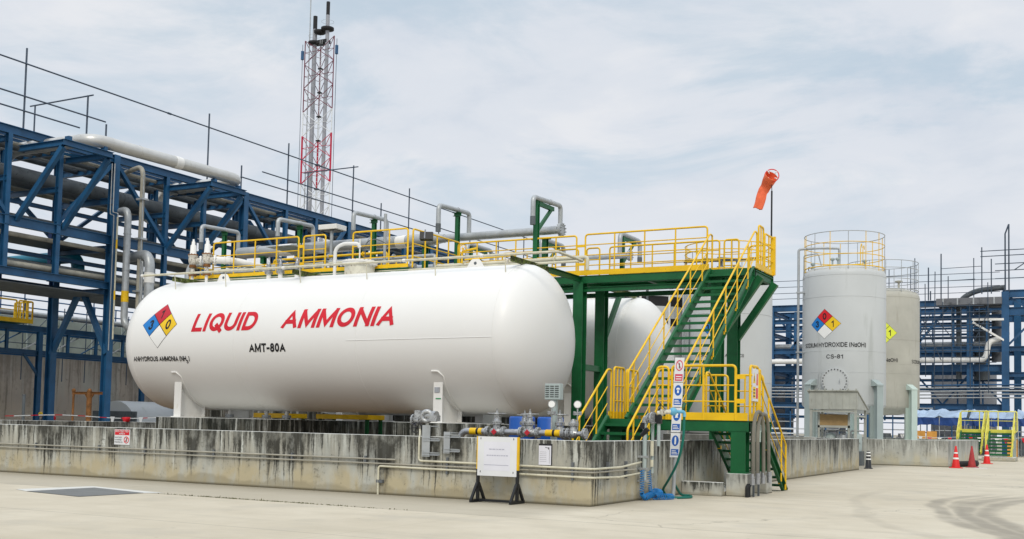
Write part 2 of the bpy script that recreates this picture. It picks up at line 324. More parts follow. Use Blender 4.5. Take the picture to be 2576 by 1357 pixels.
        return s
    def ring(s, c, rad, r, n=32, axis=(0, 0, 1), a0=0, a1=2 * math.pi, k=6):
        x, y, d = frame(axis); full = abs(a1 - a0 - 2 * math.pi) < 1e-6; m = n if full else n + 1
        return s.tube([V(c) + (x * math.cos(a0 + (a1 - a0) * i / n) + y * math.sin(a0 + (a1 - a0) * i / n)) * rad for i in range(m)], r, k, closed=full)
    def ball(s, c, r, n=12, sx=1, sy=1, sz=1):
        vs = []; fs = []; h = n // 2
        for j in range(h + 1):
            th = math.pi * j / h
            for i in range(n):
                a = 2 * math.pi * i / n; vs.append((c[0] + r * sx * math.sin(th) * math.cos(a), c[1] + r * sy * math.sin(th) * math.sin(a), c[2] + r * sz * math.cos(th)))
        for j in range(h):
            for i in range(n): fs.append((j * n + i, (j + 1) * n + i, (j + 1) * n + (i + 1) % n, j * n + (i + 1) % n))
        return s.add(vs, fs, True)
    def flange(s, c, d, r, t, nb=8):
        c, d = V(c), V(d).normalized(); x, y, _ = frame(d)
        s.cyl(c - d * t / 2, c + d * t / 2, r, n=20, smooth=True)
        for i in range(nb):
            a = 2 * math.pi * (i + .5) / nb; q = c + (x * math.cos(a) + y * math.sin(a)) * r * .8
            s.cyl(q - d * t * 1.1, q + d * t * 1.1, r * .1, n=6)
        return s
    def build(s, name, mat=None, parent=None, label=None, kind=None, bevel=0):
        me = bpy.data.meshes.new(name); mats = s.mats or [mat]
        if parent is not None: o0 = origin_of(parent)
        else:
            xs, ys, zs = zip(*s.v); o0 = V(((min(xs) + max(xs)) / 2, (min(ys) + max(ys)) / 2, min(zs)))
        me.from_pydata([(a - o0.x, b - o0.y, c - o0.z) for a, b, c in s.v], [], s.f)
        me.polygons.foreach_set('use_smooth', s.sm)
        for m in mats: me.materials.append(MT[m] if isinstance(m, str) else m)
        if s.mats: me.polygons.foreach_set('material_index', s.mi)
        bm = bmesh.new(); bm.from_mesh(me); bmesh.ops.recalc_face_normals(bm, faces=bm.faces); bm.to_mesh(me); bm.free()
        o = bpy.data.objects.new(name, me); col.objects.link(o)
        if parent is not None: o.parent = parent
        else: o.location = o0
        if label: o['label'] = label
        if kind: o['kind'] = kind
        if bevel:
            b = o.modifiers.new('bevel', 'BEVEL'); b.width = bevel; b.segments = 2; b.limit_method = 'ANGLE'
        return o
def tag(o, label, cat, group=None, kind=None):
    o['label'] = label; o['category'] = cat
    if group: o['group'] = group
    if kind: o['kind'] = kind
    return o
def thing(name, label, cat, loc=(0, 0, 0), group=None):
    o = bpy.data.objects.new(name, None); col.objects.link(o); o.location = loc; o.empty_display_size = .2
    return tag(o, label, cat, group)
def copy_tree(o, loc=None, label=None, group=None, parent=None, rotz=None, scale=None):
    c = o.copy(); col.objects.link(c)
    if parent is not None: c.parent = parent
    for ch in o.children: copy_tree(ch, parent=c)
    if loc is not None: c.location = loc
    if rotz is not None: c.rotation_euler = (0, 0, rotz)
    if scale is not None: c.scale = (scale,) * 3
    if label: c['label'] = label
    if group: c['group'] = group
    return c

# ------------------------------------------------------------------ lettering: plain upright sign-writer's capitals drawn as strokes
def _arc(cx, cy, rx, ry, a0, a1, n=14): return [(cx + rx * math.cos(R(a0 + (a1 - a0) * i / n)), cy + ry * math.sin(R(a0 + (a1 - a0) * i / n))) for i in range(n + 1)]
def _loop(cx, cy, rx, ry, n=26): return _arc(cx, cy, rx, ry, 90, 450, n)[:-1] + ['c']
GL = {' ': (.34, []), '-': (.30, [[(0, .40), (1, .40)]]), 'I': (0, [[(0, 0), (0, 1)]]), 'l': (0, [[(0, 0), (0, 1.05)]]), '1': (.36, [[(0, .74), (.45, .84), (.95, 1), (.95, 0)]]),
      'L': (.52, [[(0, 1), (0, 0), (1, 0)]]), 'O': (.78, [_loop(.5, .5, .5, .5)]), 'Q': (.78, [_loop(.5, .5, .5, .5), [(.58, .26), (1.02, -.10)]]), '0': (.54, [_loop(.5, .5, .5, .5)]),
      'U': (.68, [[(0, 1)] + _arc(.5, .38, .5, .38, 180, 360) + [(1, 1)]]), 'D': (.70, [[(.0, 0), (0, 1), (.42, 1)] + _arc(.42, .5, .58, .5, 90, -90)[1:-1] + [(.42, 0), 'c']]),
      'A': (.74, [[(0, 0), (.5, 1.02), (1, 0)], [(.19, .30), (.81, .30)]]), 'M': (.84, [[(0, 0), (0, 1)], [(0.02, 1), (.5, .06), (.98, 1)], [(1, 1), (1, 0)]]), 'N': (.70, [[(0, 0), (0, 1)], [(0.02, 1), (.98, 0)], [(1, 0), (1, 1)]]),
      'T': (.62, [[(0, 1), (1, 1)], [(.5, 1), (.5, 0)]]), 'H': (.68, [[(0, 0), (0, 1)], [(1, 0), (1, 1)], [(0, .52), (1, .52)]]), 'Y': (.70, [[(0, 1.04), (.5, .42), (1, 1.04)], [(.5, .46), (.5, 0)]]),
      'R': (.66, [[(0, 0), (0, 1), (.6, 1)] + _arc(.6, .76, .38, .24, 90, -90) + [(0, .52)], [(.52, .52), (1.02, 0)]]), 'P': (.62, [[(0, 0), (0, 1), (.6, 1)] + _arc(.6, .75, .40, .25, 90, -90) + [(0, .5)]]),
      'S': (.60, [_arc(.5, .76, .46, .24, 25, 265) + _arc(.5, .26, .5, .26, 90, -155)]), '3': (.50, [_arc(.46, .77, .44, .23, 155, -90) + _arc(.46, .27, .52, .27, 90, -158)]), '8': (.52, [_loop(.5, .76, .42, .24), _loop(.5, .26, .5, .26)]),
      '9': (.52, [_loop(.5, .68, .5, .32), [(.99, .66), (.96, .36), (.80, .10), (.5, 0), (.10, .06)]]), 'C': (.72, [_arc(.5, .5, .5, .5, 42, 318, 22)]), 'E': (.54, [[(1, 1), (0, 1), (0, 0), (1, 0)], [(0, .52), (.88, .52)]]),
      'X': (.68, [[(0, 0), (1, 1)], [(0, 1), (1, 0)]]), 'W': (1.0, [[(0, 1.03), (.25, -.03), (.5, .98), (.75, -.03), (1, 1.03)]]), 'Z': (.58, [[(0, 1), (1, 1), (0, 0), (1, 0)]]),
      'a': (.46, [_loop(.5, .34, .5, .34), [(1, .72), (1, 0)]]), '(': (.18, [_arc(1.4, .44, 1.3, .68, 128, 232, 10)]), ')': (.18, [_arc(-.4, .44, 1.3, .68, 52, -52, 10)])}
def text_geo(s, w):
    vs, fs = [], []; x = 0; k = 0
    for ch in s:
        W_, strokes = GL[ch]
        if ch == ' ': x += W_; continue
        for st in strokes:
            cl = st[-1] == 'c'; p = [V((x + w / 2 + a * W_ * (1 - .0), w / 2 + b * (1 - w))) for a, b in (st[:-1] if cl else st)]
            n = len(p); base = len(vs)
            if not cl: e0 = (p[0] - p[1]).normalized() * (w / 2); e1 = (p[-1] - p[-2]).normalized() * (w / 2); p[0] = p[0] + e0; p[-1] = p[-1] + e1
            lim = (-.5, 1.5) if ch in 'Q()' else (0, 1)
            for i in range(n):
                d0 = (p[i] - p[i - 1]) if (i or cl) else (p[1] - p[0]); d1 = (p[(i + 1) % n] - p[i]) if (i < n - 1 or cl) else (p[i] - p[i - 1])
                d0, d1 = d0.normalized(), d1.normalized(); t_ = d0 + d1; t_ = t_.normalized() if t_.length > 1e-4 else d0
                nn = V((-t_.y, t_.x)); q = 1 / max(.42, abs(nn.dot(V((-d0.y, d0.x))))); nn = nn * (w / 2 * q); vs += [(p[i].x + nn.x, min(lim[1], max(lim[0], p[i].y + nn.y)), k * .0004), (p[i].x - nn.x, min(lim[1], max(lim[0], p[i].y - nn.y)), k * .0004)]
            for i in range(n if cl else n - 1): j = (i + 1) % n; fs.append((base + 2 * i, base + 2 * i + 1, base + 2 * j + 1, base + 2 * j))
            k += 1
        x += W_ + w + (.10 if W_ else .13)
    return vs, fs
def text_fit(s, x0, x1, y0, cap, shear=0, bold=0):
    """lettering as 2-D geometry: ink spans x0..x1, capitals stand on y0 and are cap high"""
    vs, fs = text_geo(s, .125 + bold * 1.3); vs = [(x + shear * y, y, z) for x, y, z in vs]
    a = min(p[0] for p in vs); b = max(p[0] for p in vs)
    return [(x0 + (x - a) / (b - a) * (x1 - x0), y0 + y * cap, z) for x, y, z in vs], fs
def wrap(mb, vs, fs, fn, step=None):
    """put 2-D geometry on a surface; step slices it so that it follows a curved one"""
    if step:
        bm = bmesh.new(); bv = [bm.verts.new((*p, 0)[:3]) for p in vs]
        for f in fs:
            try: bm.faces.new([bv[i] for i in f])
            except ValueError: pass
        for ax in (0, 1):
            lo = min(p[ax] for p in vs); hi = max(p[ax] for p in vs); k = math.ceil(lo / step) * step
            while k < hi:
                co = (k, 0, 0) if ax == 0 else (0, k, 0); no = (1, 0, 0) if ax == 0 else (0, 1, 0)
                bmesh.ops.bisect_plane(bm, geom=bm.verts[:] + bm.edges[:] + bm.faces[:], plane_co=co, plane_no=no); k += step
        bm.verts.index_update()
        vs = [tuple(v.co) for v in bm.verts]; fs = [tuple(v.index for v in f.verts) for f in bm.faces]; bm.free()
    mb.add([fn(*p) for p in vs], fs); return mb
def flat(o, ux, uy):
    o, ux, uy = V(o), V(ux), V(uy); nz = ux.cross(uy); return lambda x, y, z=0: o + ux * x + uy * y + nz * z
def diamond(fn, cx, cy, hw, hh, digits, parent, step=None, mats=('nred2', 'nblue', 'nyel', 'nwhite'), shear=0):
    """four-colour hazard diamond; fn(x, y, lift) gives the surface point"""
    k = hw * .035
    m = MB(); wrap(m, [(cx, cy - hh), (cx + hw, cy), (cx, cy + hh), (cx - hw, cy)], [(0, 1, 2, 3)], lambda x, y, z=0: fn(x, y, .004 + z), step); d = m.build('hazard_diamond', 'blacktxt', parent)
    a, b = hw / 2, hh / 2
    for (ox, oy), mt in zip(((0, b), (-a, 0), (a, 0), (0, -b)), mats):
        m = MB(); q = 1 - .045
        wrap(m, [(cx + ox, cy + oy - b * q), (cx + ox + a * q, cy + oy), (cx + ox, cy + oy + b * q), (cx + ox - a * q, cy + oy)], [(0, 1, 2, 3)], lambda x, y, z=0: fn(x, y, .008 + z), step); m.build('colour_field', mt, d)
    for ch, (ox, oy) in zip(digits, ((0, b), (-a, 0), (a, 0))):
        if ch == ' ': continue
        m = MB(); hgt = hh * .44; wd = hgt * (.34 if ch == '1' else .60)
        vs, fs = text_fit(ch, cx + ox - wd / 2, cx + ox + wd / 2, cy + oy - hgt / 2, hgt, shear, .06); wrap(m, vs, fs, lambda x, y, z=0: fn(x, y, .012 + z), step); m.build('numeral', 'blacktxt', d)
    return d
# ------------------------------------------------------------------ ground
m = MB(); m.add([(-420, -60, 0), (300, -60, 0), (300, 600, 0), (-420, 600, 0)], [(0, 1, 2, 3)])
g = m.build('ground', 'ground', kind='structure')
t = thing('drain_cover', 'large grey drain plate flush in the yard with a pale edge strip', 'drain cover', (-8.9, -3.5, 0))
m = MB(); m.add([(-9.82, -4.25, .008), (-8.04, -4.55, .008), (-8.0, -3.05, .008), (-9.85, -2.62, .008)], [(0, 1, 2, 3)]); m.build('cover_plate', 'grate', t)
m = MB(); m.add([(-10.45, -4.0, .005), (-9.82, -4.25, .005), (-9.85, -2.62, .005), (-10.25, -2.32, .005)], [(0, 1, 2, 3)]); m.add([(-9.85, -2.62, .005), (-8.0, -3.05, .005), (-7.8, -2.75, .005), (-10.25, -2.32, .005)], [(0, 1, 2, 3)])
m.build('edge_strip', 'plinth', t)
# dry weeds in the joint in front of the wall
m = MB(); rr = random.Random(3)
for i in range(420):
    x = rr.triangular(-7.8, -1.6, -6.2); y = -2.96 + rr.gauss(0, .02); h = rr.uniform(.008, .028) * (2.6 if rr.random() < .03 else 1)
    a = rr.uniform(0, 6.28); dx, dy = math.cos(a) * .012, math.sin(a) * .012
    m.add([(x - dx, y - dy, 0), (x + dx, y + dy, 0), (x + rr.gauss(0, .012), y + rr.gauss(0, .012), h)], [(0, 1, 2)])
MT['weed'] = plain('dry_weed', (.10, .10, .035), .9, var=.4, scale=8)
tag(m.build('weeds', 'weed'), 'thin line of dry weeds in the pavement joint before the dike wall', 'weeds', kind='stuff')

# ------------------------------------------------------------------ containment dike 1 (the near, long one)
H = 1.2
MT['dikefloor'] = paint('dirty_brown_bounce_floor', (.17, .11, .055), .9, .35, .5, dirt=(.08, .055, .032), dirt_at=.55, bump=.1)  # dark brown chosen so its bounce darkens and browns the tank undersides
t = thing('containment_wall', 'long black-streaked concrete dike wall around the white ammonia tanks', 'dike wall', (0, 0, 0))
def wallrun(x0, x1, y0, y1, h=H, mt='wall', par=None, z0=-.02):
    m = MB(); m.box(x0, x1, y0, y1, z0, h); return m.build('wall', mt, par, bevel=.018)
wallrun(-31, 0, 0, .2, par=t); wallrun(-.2, 0, .2, 25.66, par=t); wallrun(-31.2, -31, 0, 60, par=t); wallrun(-31, -.2, 25.46, 25.66, par=t)
m = MB(); m.add([(-31, .2, .03), (-.2, .2, .03), (-.2, 25.46, .03), (-31, 25.46, .03)], [(0, 1, 2, 3)]); m.build('dike_floor', 'dikefloor', t)
# a second, inner run of wall seen behind the landing
t2 = thing('inner_dike_wall', 'pale inner concrete wall under the green landing, behind the front dike wall', 'dike wall', (-3.6, 19.6, 0))
wallrun(-5.6, -.2, 19.0, 19.2, 1.26, 'plinth', t2)
# low kerb outside, in front of the stair
tag(MB().box(.003, .92, 4.95, 5.18, -.02, .30).box(.003, .92, 5.18, 7.6, -.02, .10).build('stair_kerb', 'kerb', bevel=.02), 'low mossy concrete kerb at the foot of the dike wall beside the stair plinth', 'kerb')

# dike 2
t = thing('containment_wall', 'lower pale grey dike wall in front of the grey caustic tanks', 'dike wall', (0, 34, 0))
wallrun(-12, 2.42, 33.0, 33.2, 1.16, 'wall2', t); wallrun(2.22, 2.42, 33.2, 47, 1.16, 'wall2', t); wallrun(-12, 2.22, 46.8, 47, 1.16, 'wall2', t)
m = MB(); m.add([(-12, 33.2, .2), (2.2, 33.2, .2), (2.2, 46.8, .2), (-12, 46.8, .2)], [(0, 1, 2, 3)]); m.build('dike_floor', 'wall2', t)

# pedestals of tank 1 and 2
for (x0, x1, y0, y1, lb) in ((-17.35, -13.4, 6.2, 10.2, 'dark black-stained concrete pedestal under the left saddle of the lettered tank'), (-8.6, -5.6, 6.2, 10.2, 'dark concrete pedestal under the right saddle of the lettered tank'),
                      (-24.0, -5.6, 14.4, 18.4, 'long dark concrete pedestal under the rear white tank, lengthened to darken the gap')):  # rear pedestal made long and dark to fill the gap with darkness
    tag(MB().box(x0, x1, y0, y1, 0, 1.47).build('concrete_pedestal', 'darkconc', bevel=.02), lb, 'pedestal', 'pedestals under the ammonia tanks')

MT['darkened'] = concrete('dark_gap_filler', (.11, .10, .08), (.10, .09, .07), (.012, .013, .010), top=2.4, amount=1, seed=61, grey=(.15, .15, .13))  # near-black colour of the added wall that darkens the under-tank gap
tag(MB().box(-29, -6.0, 19.6, 19.8, 0, 2.4).build('gap_filler_wall', 'darkened'), 'dark wall added behind the rear tank to keep the gap under the tanks dark', 'wall')
# ------------------------------------------------------------------ horizontal tanks
TR, TZ, XL, XR = 2.069, 3.79, -18.47, -5.56
HA = TR * .5
def tank_at(yc):
    def fn(x, s, lift=.006):
        ang = s / TR; r = TR; nx = 0
        if x < XL or x > XR:
            d = (x - (XL if x < XL else XR)) / HA; d = max(-.999, min(.999, d)); r = TR * math.sqrt(1 - d * d)
            nx = d * TR / HA / 1.0
        nrm = V((nx * r / TR if r else 0, -math.cos(ang), math.sin(ang))).normalized()
        return V((x, yc - r * math.cos(ang), TZ + r * math.sin(ang))) + nrm * lift
    return fn
def htank(yc, label, lettered):
    t = thing('horizontal_tank', label, 'storage tank', ((XL + XR) / 2, yc, 1.47))
    m = MB(); k = 10
    prof = [(TR * math.sin(math.pi / 2 * i / k), XL - HA * math.cos(math.pi / 2 * i / k)) for i in range(k + 1)]
    prof += [(TR, XL + (XR - XL) * i / 8) for i in range(1, 8)]
    prof += [(TR * math.cos(math.pi / 2 * i / k), XR + HA * math.sin(math.pi / 2 * i / k)) for i in range(k + 1)]
    prof = [(max(r, .001), q) for r, q in prof]
    m.lathe((0, yc, TZ), (1, 0, 0), prof, 96); m.build('shell', 'white', t)
    for x in (XL, XL + 4.2, XL + 8.6, XR): MB().ring((x, yc, TZ), TR + .001, .006, 96, (1, 0, 0)).build('weld_seam', 'white', t)
    MB().tube([(-10.19, yc - TR - .002, TZ - .10), (XR, yc - TR - .002, TZ - .08)], .007, 6).build('weld_seam', 'white', t)
    for xs in (-16.82, -7.4):
        s = MB()
        # front stiffener, web that follows the shell, base plate, thin wear-plate edge
        for sg in (-1, 1):
            yf = yc + sg * 1.66
            s.box(xs - .14, xs + .14, min(yf, yf - sg * .03), max(yf, yf - sg * .03), 1.47, TZ - math.sqrt(TR * TR - 1.66 ** 2) + .04)
        for sg in (-1, 1):
            ys = [sg * (1.64 - 1.06 * i / 8) for i in range(9)]
            s.prism([(ys[0], 1.5)] + [(y, TZ - math.sqrt((TR + .004) ** 2 - y * y)) for y in ys] + [(ys[-1], 1.5)], (xs - .012, yc, 0), (0, 1, 0), (0, 0, 1), (.024, 0, 0))
        s.box(xs - .2, xs + .2, yc - 1.72, yc + 1.72, 1.47, 1.5)
        for yy in (-.6, .6): s.box(xs - .13, xs + .13, yc + yy - .012, yc + yy + .012, 1.5, TZ - math.sqrt(TR * TR - yy * yy) + .01)
        sd = s.build('saddle', 'offwhite', t)
        s = MB(); pts = []
        for i in range(15):
            a = R(-66 + 58 * i / 14 - 8); pts.append((xs + .10 + .14 * math.sin(i / 14 * 1.3), yc - (TR + .012) * math.cos(a), TZ + (TR + .012) * math.sin(a)))
        top = pts[-1]; pts = pts[:7] + [(xs + .22, yc - TR * .86, 2.72), (xs + .1, yc - TR * .90, 2.84), (xs - .1, yc - TR * .90, 2.84)]
        s.tube(pts, .022, 6); s.build('wear_plate_edge', 'offwhite', sd)
    fn = tank_at(yc)
    for xl in (-16.66, -7.29):
        s = MB(); s.prism([(-.34, -.1), (.34, -.1), (.17, .19), (.10, .25), (-.10, .25), (-.17, .19)], (xl, yc - .02, TZ + TR), (1, 0, 0), (0, 0, 1), (0, .04, 0))
        lg = s.build('lifting_lug', 'offwhite', t)
        MB().cyl((xl, yc - .026, TZ + TR + .13), (xl, yc + .026, TZ + TR + .13), .045, n=12).build('lug_hole', 'grime', lg)
    if lettered:
        def letters(name, s, x0, x1, y0, cap, mt, shear=0, bold=0):
            m = MB(); vs, fs = text_fit(s, x0, x1, y0, cap, shear, bold); wrap(m, vs, fs, lambda x, y, z=0: fn(x, y, .006 + z), .12); return m.build(name, mt, t)
        letters('lettering', 'LIQUID', -15.98, -13.44, .262, .575, 'redtxt', .22, .07)
        letters('lettering', 'AMMONIA', -12.54, -8.62, .282, .575, 'redtxt', .22, .07)
        letters('lettering', 'AMT-80A', -13.68, -12.32, -.385, .255, 'blacktxt', 0, .085)
        letters('lettering', 'ANHYDROUS AMMONIA (NH  )', -18.40, -16.04, -.62, .155, 'blacktxt', 0, .06)
        letters('subscript', '3', -16.20, -16.115, -.70, .11, 'blacktxt', 0, .06)
        diamond(fn, -17.33, .52, .72, .735, '130', t, .1, ('nred', 'nblue', 'nyel', 'nwhite'), .2)
    return t
T1 = htank(8.2, 'white horizontal tank lettered LIQUID AMMONIA and AMT-80A in the foreground', True)
T2 = htank(16.4, 'plain white horizontal tank standing behind the green platform posts', False)
# tag plate and green mark on the right saddle of tank 1
t = T1
MB().box(-7.50, -7.34, 6.52, 6.537, 2.28, 2.42).build('name_plate', 'steel', t); MB().box(-7.46, -7.30, 6.53, 6.537, 2.10, 2.13).build('green_mark', 'greenlamp', t)
# ------------------------------------------------------------------ railings, stairs, platforms
def railpanel(parent, p0, p1, h=1.12, mids=(.72, .36), n=3, r=.028, mt='yellow', ends=True, name='railing', foot=0.0):
    """one welded panel: top rail bent down into its end posts, thin mid rails, stanchions"""
    p0, p1 = V(p0), V(p1); up = V((0, 0, 1)); m = MB()
    m.tube([p0 + up * foot, p0 + up * h, p1 + up * h, p1 + up * foot], r, 8, .10 if ends else .02)
    for i in range(1, n):
        q = p0.lerp(p1, i / n); m.cyl(q + up * foot, q + up * h, r * .85, n=8)
    for k in mids: m.cyl(p0 + up * k, p1 + up * k, r * .62, n=6)
    return m.build(name, mt, parent)
def toe(parent, p0, p1, h=.15, mt='yellow'):
    m = MB(); m.bar(V(p0) + V((0, 0, h / 2)), V(p1) + V((0, 0, h / 2)), .012, h); return m.build('toe_board', mt, parent)
def hpost(parent, x, y, z0, z1, w=.3, mt='green', name='post', flip=False):
    m = MB(); m.ibeam((x, y, z0), (x, y, z1), w, w, .022, (1, 0, 0) if flip else (0, 1, 0)); m.box(x - w * .62, x + w * .62, y - w * .62, y + w * .62, z0, z0 + .025)
    return m.build(name, mt, parent)
def stairs(name, label, xa, xb, y0, z0, y1, z1, n, loc, mt='green', rails=('L', 'R'), rmt='yellow', group=None, ext=0.0, along='y', rh=1.0, skip=0, deep=.24):
    t = thing(name, label, 'stairs', loc, group); d = V((0, y1 - y0, z1 - z0)); L = d.length; u = d.normalized(); nrm = V((0, -u.z, u.y)) if u.y > 0 else V((0, u.z, -u.y))
    for x, sg in ((xa, 1), (xb, -1)):
        m = MB(); m.chan(V((x, y0, z0)) - u * .12, V((x, y1, z1)) + u * .05, deep, .07 * sg * (1 if u.y < 0 else -1), .014, nrm); m.build('stringer', mt, t)
    for i in range(n):
        k = (i + .5) / n; y = y0 + (y1 - y0) * k; z = z0 + (z1 - z0) * k; m = MB(); sg = 1 if u.y > 0 else -1
        m.box(xa + .015, xb - .015, y - .125, y + .125, z - .012, z + .036); m.box(xa + .015, xb - .015, y - sg * .125 - .008, y - sg * .125 + .008, z - .03, z + .036); m.build('tread', mt, t)
    for s_, x in (('L', xa - .05), ('R', xb + .05)):
        if s_ not in rails: continue
        m = MB(); a = V((x, y0, z0)) + u * skip; b = V((x, y1, z1)); up = V((0, 0, rh))
        m.tube([a + V((0, 0, rh * .15)) if u.y > 0 else a - V((0, 0, 0)), a + up, b + up, b + up + V((0, (.22 if u.y > 0 else -.22), 0)), b + V((0, (.22 if u.y > 0 else -.22), .1))], .026, 8, .07)
        for k in (.66, .33): m.cyl(a + up * k, b + up * k, .013, n=6)
        np_ = max(2, int(round(L / 1.22)))
        for i in range(np_):
            q = a.lerp(b, (i + .35) / np_); m.cyl(q - V((0, 0, .07)), q + up, .021, n=8); m.box(q.x - .02, q.x + .06 * (1 if s_ == 'L' else -1) + .0, q.y - .05, q.y + .05, q.z - .13, q.z - .05)
        m.build('handrail', rmt, t)
    return t
ZU, ZL = 6.0, 1.66
# upper platform between the tanks, with its posts and cantilevers
P = thing('access_platform', 'high green steel platform with yellow railings between the white tanks and the tall stair', 'platform', (-5.6, 11.6, 0))
for x, y in ((-5.59, 11.6), (-5.59, 13.25), (-1.35, 11.75), (-1.35, 13.35)): hpost(P, x, y, .03, ZU - .22, .32)
for y in (11.6, 13.6):
    MB().chan((-9.8, y, ZU - .13), (-.24, y, ZU - .13), .24, .08 * (1 if y > 12 else -1), .016).build('edge_beam', 'green', P)
for x in (-9.6, -7.6, -5.59, -3.4, -1.35, -.3): MB().ibeam((x, 11.62, ZU - .16), (x, 13.58, ZU - .16), .2, .12).build('cross_beam', 'green', P)
m = MB()
for i in range(62): m.bar((-9.8, 11.64 + i * .0318, ZU - .015), (-.26, 11.64 + i * .0318, ZU - .015), .006, .03)
for i in range(24): m.bar((-9.7 + i * .41, 11.64, ZU - .012), (-9.7 + i * .41, 13.58, ZU - .012), .008, .022)
m.build('deck_grating', 'green', P)
MB().bar((-5.59, 11.7, 3.25), (-5.59, 13.2, 3.25), .14, .18).build('tie_beam', 'green', P)
MB().bar((-5.59, 13.4, 4.1), (-5.59, 14.7, 5.75), .13, .16).build('brace', 'green', P)
MB().bar((-1.25, 13.35, 4.15), (-.12, 13.35, ZU - .25), .17, .2).build('brace', 'green', P); MB().bar((-1.25, 11.8, 4.15), (-.12, 11.8, ZU - .25), .17, .2).build('brace', 'green', P)
for y, z in ((11.66, ZU - .42), (13.2, ZU - .42)): MB().chan((-9.6, y, z), (-1.4, y, z), .14, .06).build('secondary_beam', 'green', P)
for x, y0 in ((-5.59, 7.1), (-13.0, 7.15), (-17.9, 7.2)):
    m = MB(); m.chan((x, y0, ZU - .12), (x, 9.4 if x > -6 else 11.4, ZU - .12), .15, .07, .014); m.build('cantilever_beam', 'mossy', P, label='moss-covered cantilever beam over the tank')
MB().chan((-5.59, 9.4, ZU - .12), (-5.59, 11.58, ZU - .12), .17, .08, .014).build('cantilever_beam', 'green', P)
MB().chan((-5.59, 13.6, ZU - .12), (-5.59, 16.2, ZU - .12), .17, .08, .014).build('cantilever_beam', 'mossy', P)
# rails of the upper platform
fr = 11.57
railpanel(P, (-9.9, fr, ZU), (-5.72, fr, ZU), 1.22, (.92, .61, .3), 6); railpanel(P, (-5.43, fr, ZU), (-1.62, fr, ZU), 1.24, (.92, .61, .3), 4)
for z in (.86, .30): MB().box(-5.72, -5.43, fr - .012, fr + .012, ZU + z, ZU + z + .08).build('panel_link', 'yellow', P)
rb = 13.62
railpanel(P, (-9.4, rb, ZU), (-6.6, rb, ZU), 1.18, (.8, .4), 3); railpanel(P, (-6.3, rb, ZU), (-5.85, rb, ZU), 1.18, (.8, .4), 1); railpanel(P, (-5.5, rb, ZU), (-1.9, rb, ZU), 1.18, (.88, .58, .3), 5)
railpanel(P, (-1.75, rb, ZU), (-1.3, rb, ZU), 1.18, (.8, .4), 2); railpanel(P, (-.98, rb, ZU), (-.28, rb, ZU), .95, (.6, .3), 2)
railpanel(P, (-.24, 11.95, ZU), (-.24, 12.45, ZU), 1.25, (.8, .4), 2); railpanel(P, (-.24, 12.6, ZU), (-.24, 13.5, ZU), 1.12, (.8, .4), 2)
MB().box(-.30, -.16, 13.44, 13.54, ZU + .02, ZU + 1.16).build('gate_post', 'yellow', P)
for a, b in (((-9.8, fr - .03, ZU), (-1.55, fr - .03, ZU)), ((-.22, 11.6, ZU), (-.22, 13.6, ZU)), ((-9.8, rb + .02, ZU), (-.26, rb + .02, ZU))): toe(P, a, b)

# walkway along the crest of the lettered tank
Wk = thing('tank_top_walkway', 'yellow-railed walkway running along the top of the lettered white tank', 'walkway', (-14, 9.5, ZU))
m = MB()
for i in range(80): m.bar((-18.6, 8.64 + i * .0345, ZU + .04), (-9.9, 8.64 + i * .0345, ZU + .04), .006, .03)
m.build('deck_grating', 'green', Wk)
for y in (8.6, 11.4): MB().chan((-18.6, y, ZU + .0), (-9.8, y, ZU + .0), .1, .05).build('edge_beam', 'green', Wk)
zt = ZU + .06
for a, b, n in (((-17.5, 8.58, zt), (-13.95, 8.58, zt), 4), ((-13.75, 8.58, zt), (-12.9, 8.58, zt), 2), ((-11.85, 8.58, zt), (-9.85, 8.58, zt), 3)): railpanel(Wk, a, b, 1.16, (.72, .34), n, .027)
for z in (.8, .25): MB().box(-13.95, -13.75, 8.57, 8.59, zt + z, zt + z + .09).build('panel_link', 'yellow', Wk)
railpanel(Wk, (-9.75, 8.7, zt), (-9.75, 11.4, zt), 1.16, (.72, .34), 4); railpanel(Wk, (-18.55, 8.7, zt - .3), (-18.55, 9.9, zt - .3), .75, (.4,), 3); railpanel(Wk, (-18.5, 11.45, zt), (-15.6, 11.45, zt), .8, (.5, .25), 6); railpanel(Wk, (-15.2, 11.45, zt), (-12.2, 11.45, zt), .8, (.5, .25), 5)
for a, b in (((-18.5, 8.56, zt), (-9.85, 8.56, zt)), ((-18.5, 11.48, zt), (-9.85, 11.48, zt))): toe(Wk, a, b, .11)

# landing over the dike wall
Lg = thing('stair_landing', 'low green landing with yellow railings that crosses the dike wall beside the tall stair', 'landing', (0, 6.2, 0))
MB().chan((-1.95, 5.3, ZL - .13), (1.42, 5.3, ZL - .13), .24, -.08, .016).build('edge_beam', 'green', Lg); MB().chan((-1.95, 7.2, ZL - .13), (1.42, 7.2, ZL - .13), .24, .08, .016).build('edge_beam', 'green', Lg)
for x in (-1.9, -.9, .3, 1.36): MB().ibeam((x, 5.32, ZL - .14), (x, 7.18, ZL - .14), .18, .1).build('cross_beam', 'green', Lg)
m = MB()
for i in range(60): m.bar((-1.95, 5.33 + i * .0312, ZL - .015), (1.42, 5.33 + i * .0312, ZL - .015), .006, .03)
m.build('deck_grating', 'green', Lg)
for x, y, z0 in ((1.18, 5.46, .5), (1.18, 7.05, .5), (-1.75, 5.46, .03), (-1.75, 7.05, .03)): hpost(Lg, x, y, z0, ZL - .24, .3 if x < 0 else .33)
railpanel(Lg, (-.36, 5.27, ZL), (1.12, 5.27, ZL), 1.22, (.78, .42), 2, .03); railpanel(Lg, (1.42, 5.36, ZL), (1.42, 5.98, ZL), 1.22, (.78, .42), 2, .03)
for z in (.92, .38): MB().box(1.12, 1.34, 5.262, 5.282, ZL + z, ZL + z + .1).build('panel_link', 'yellow', Lg)
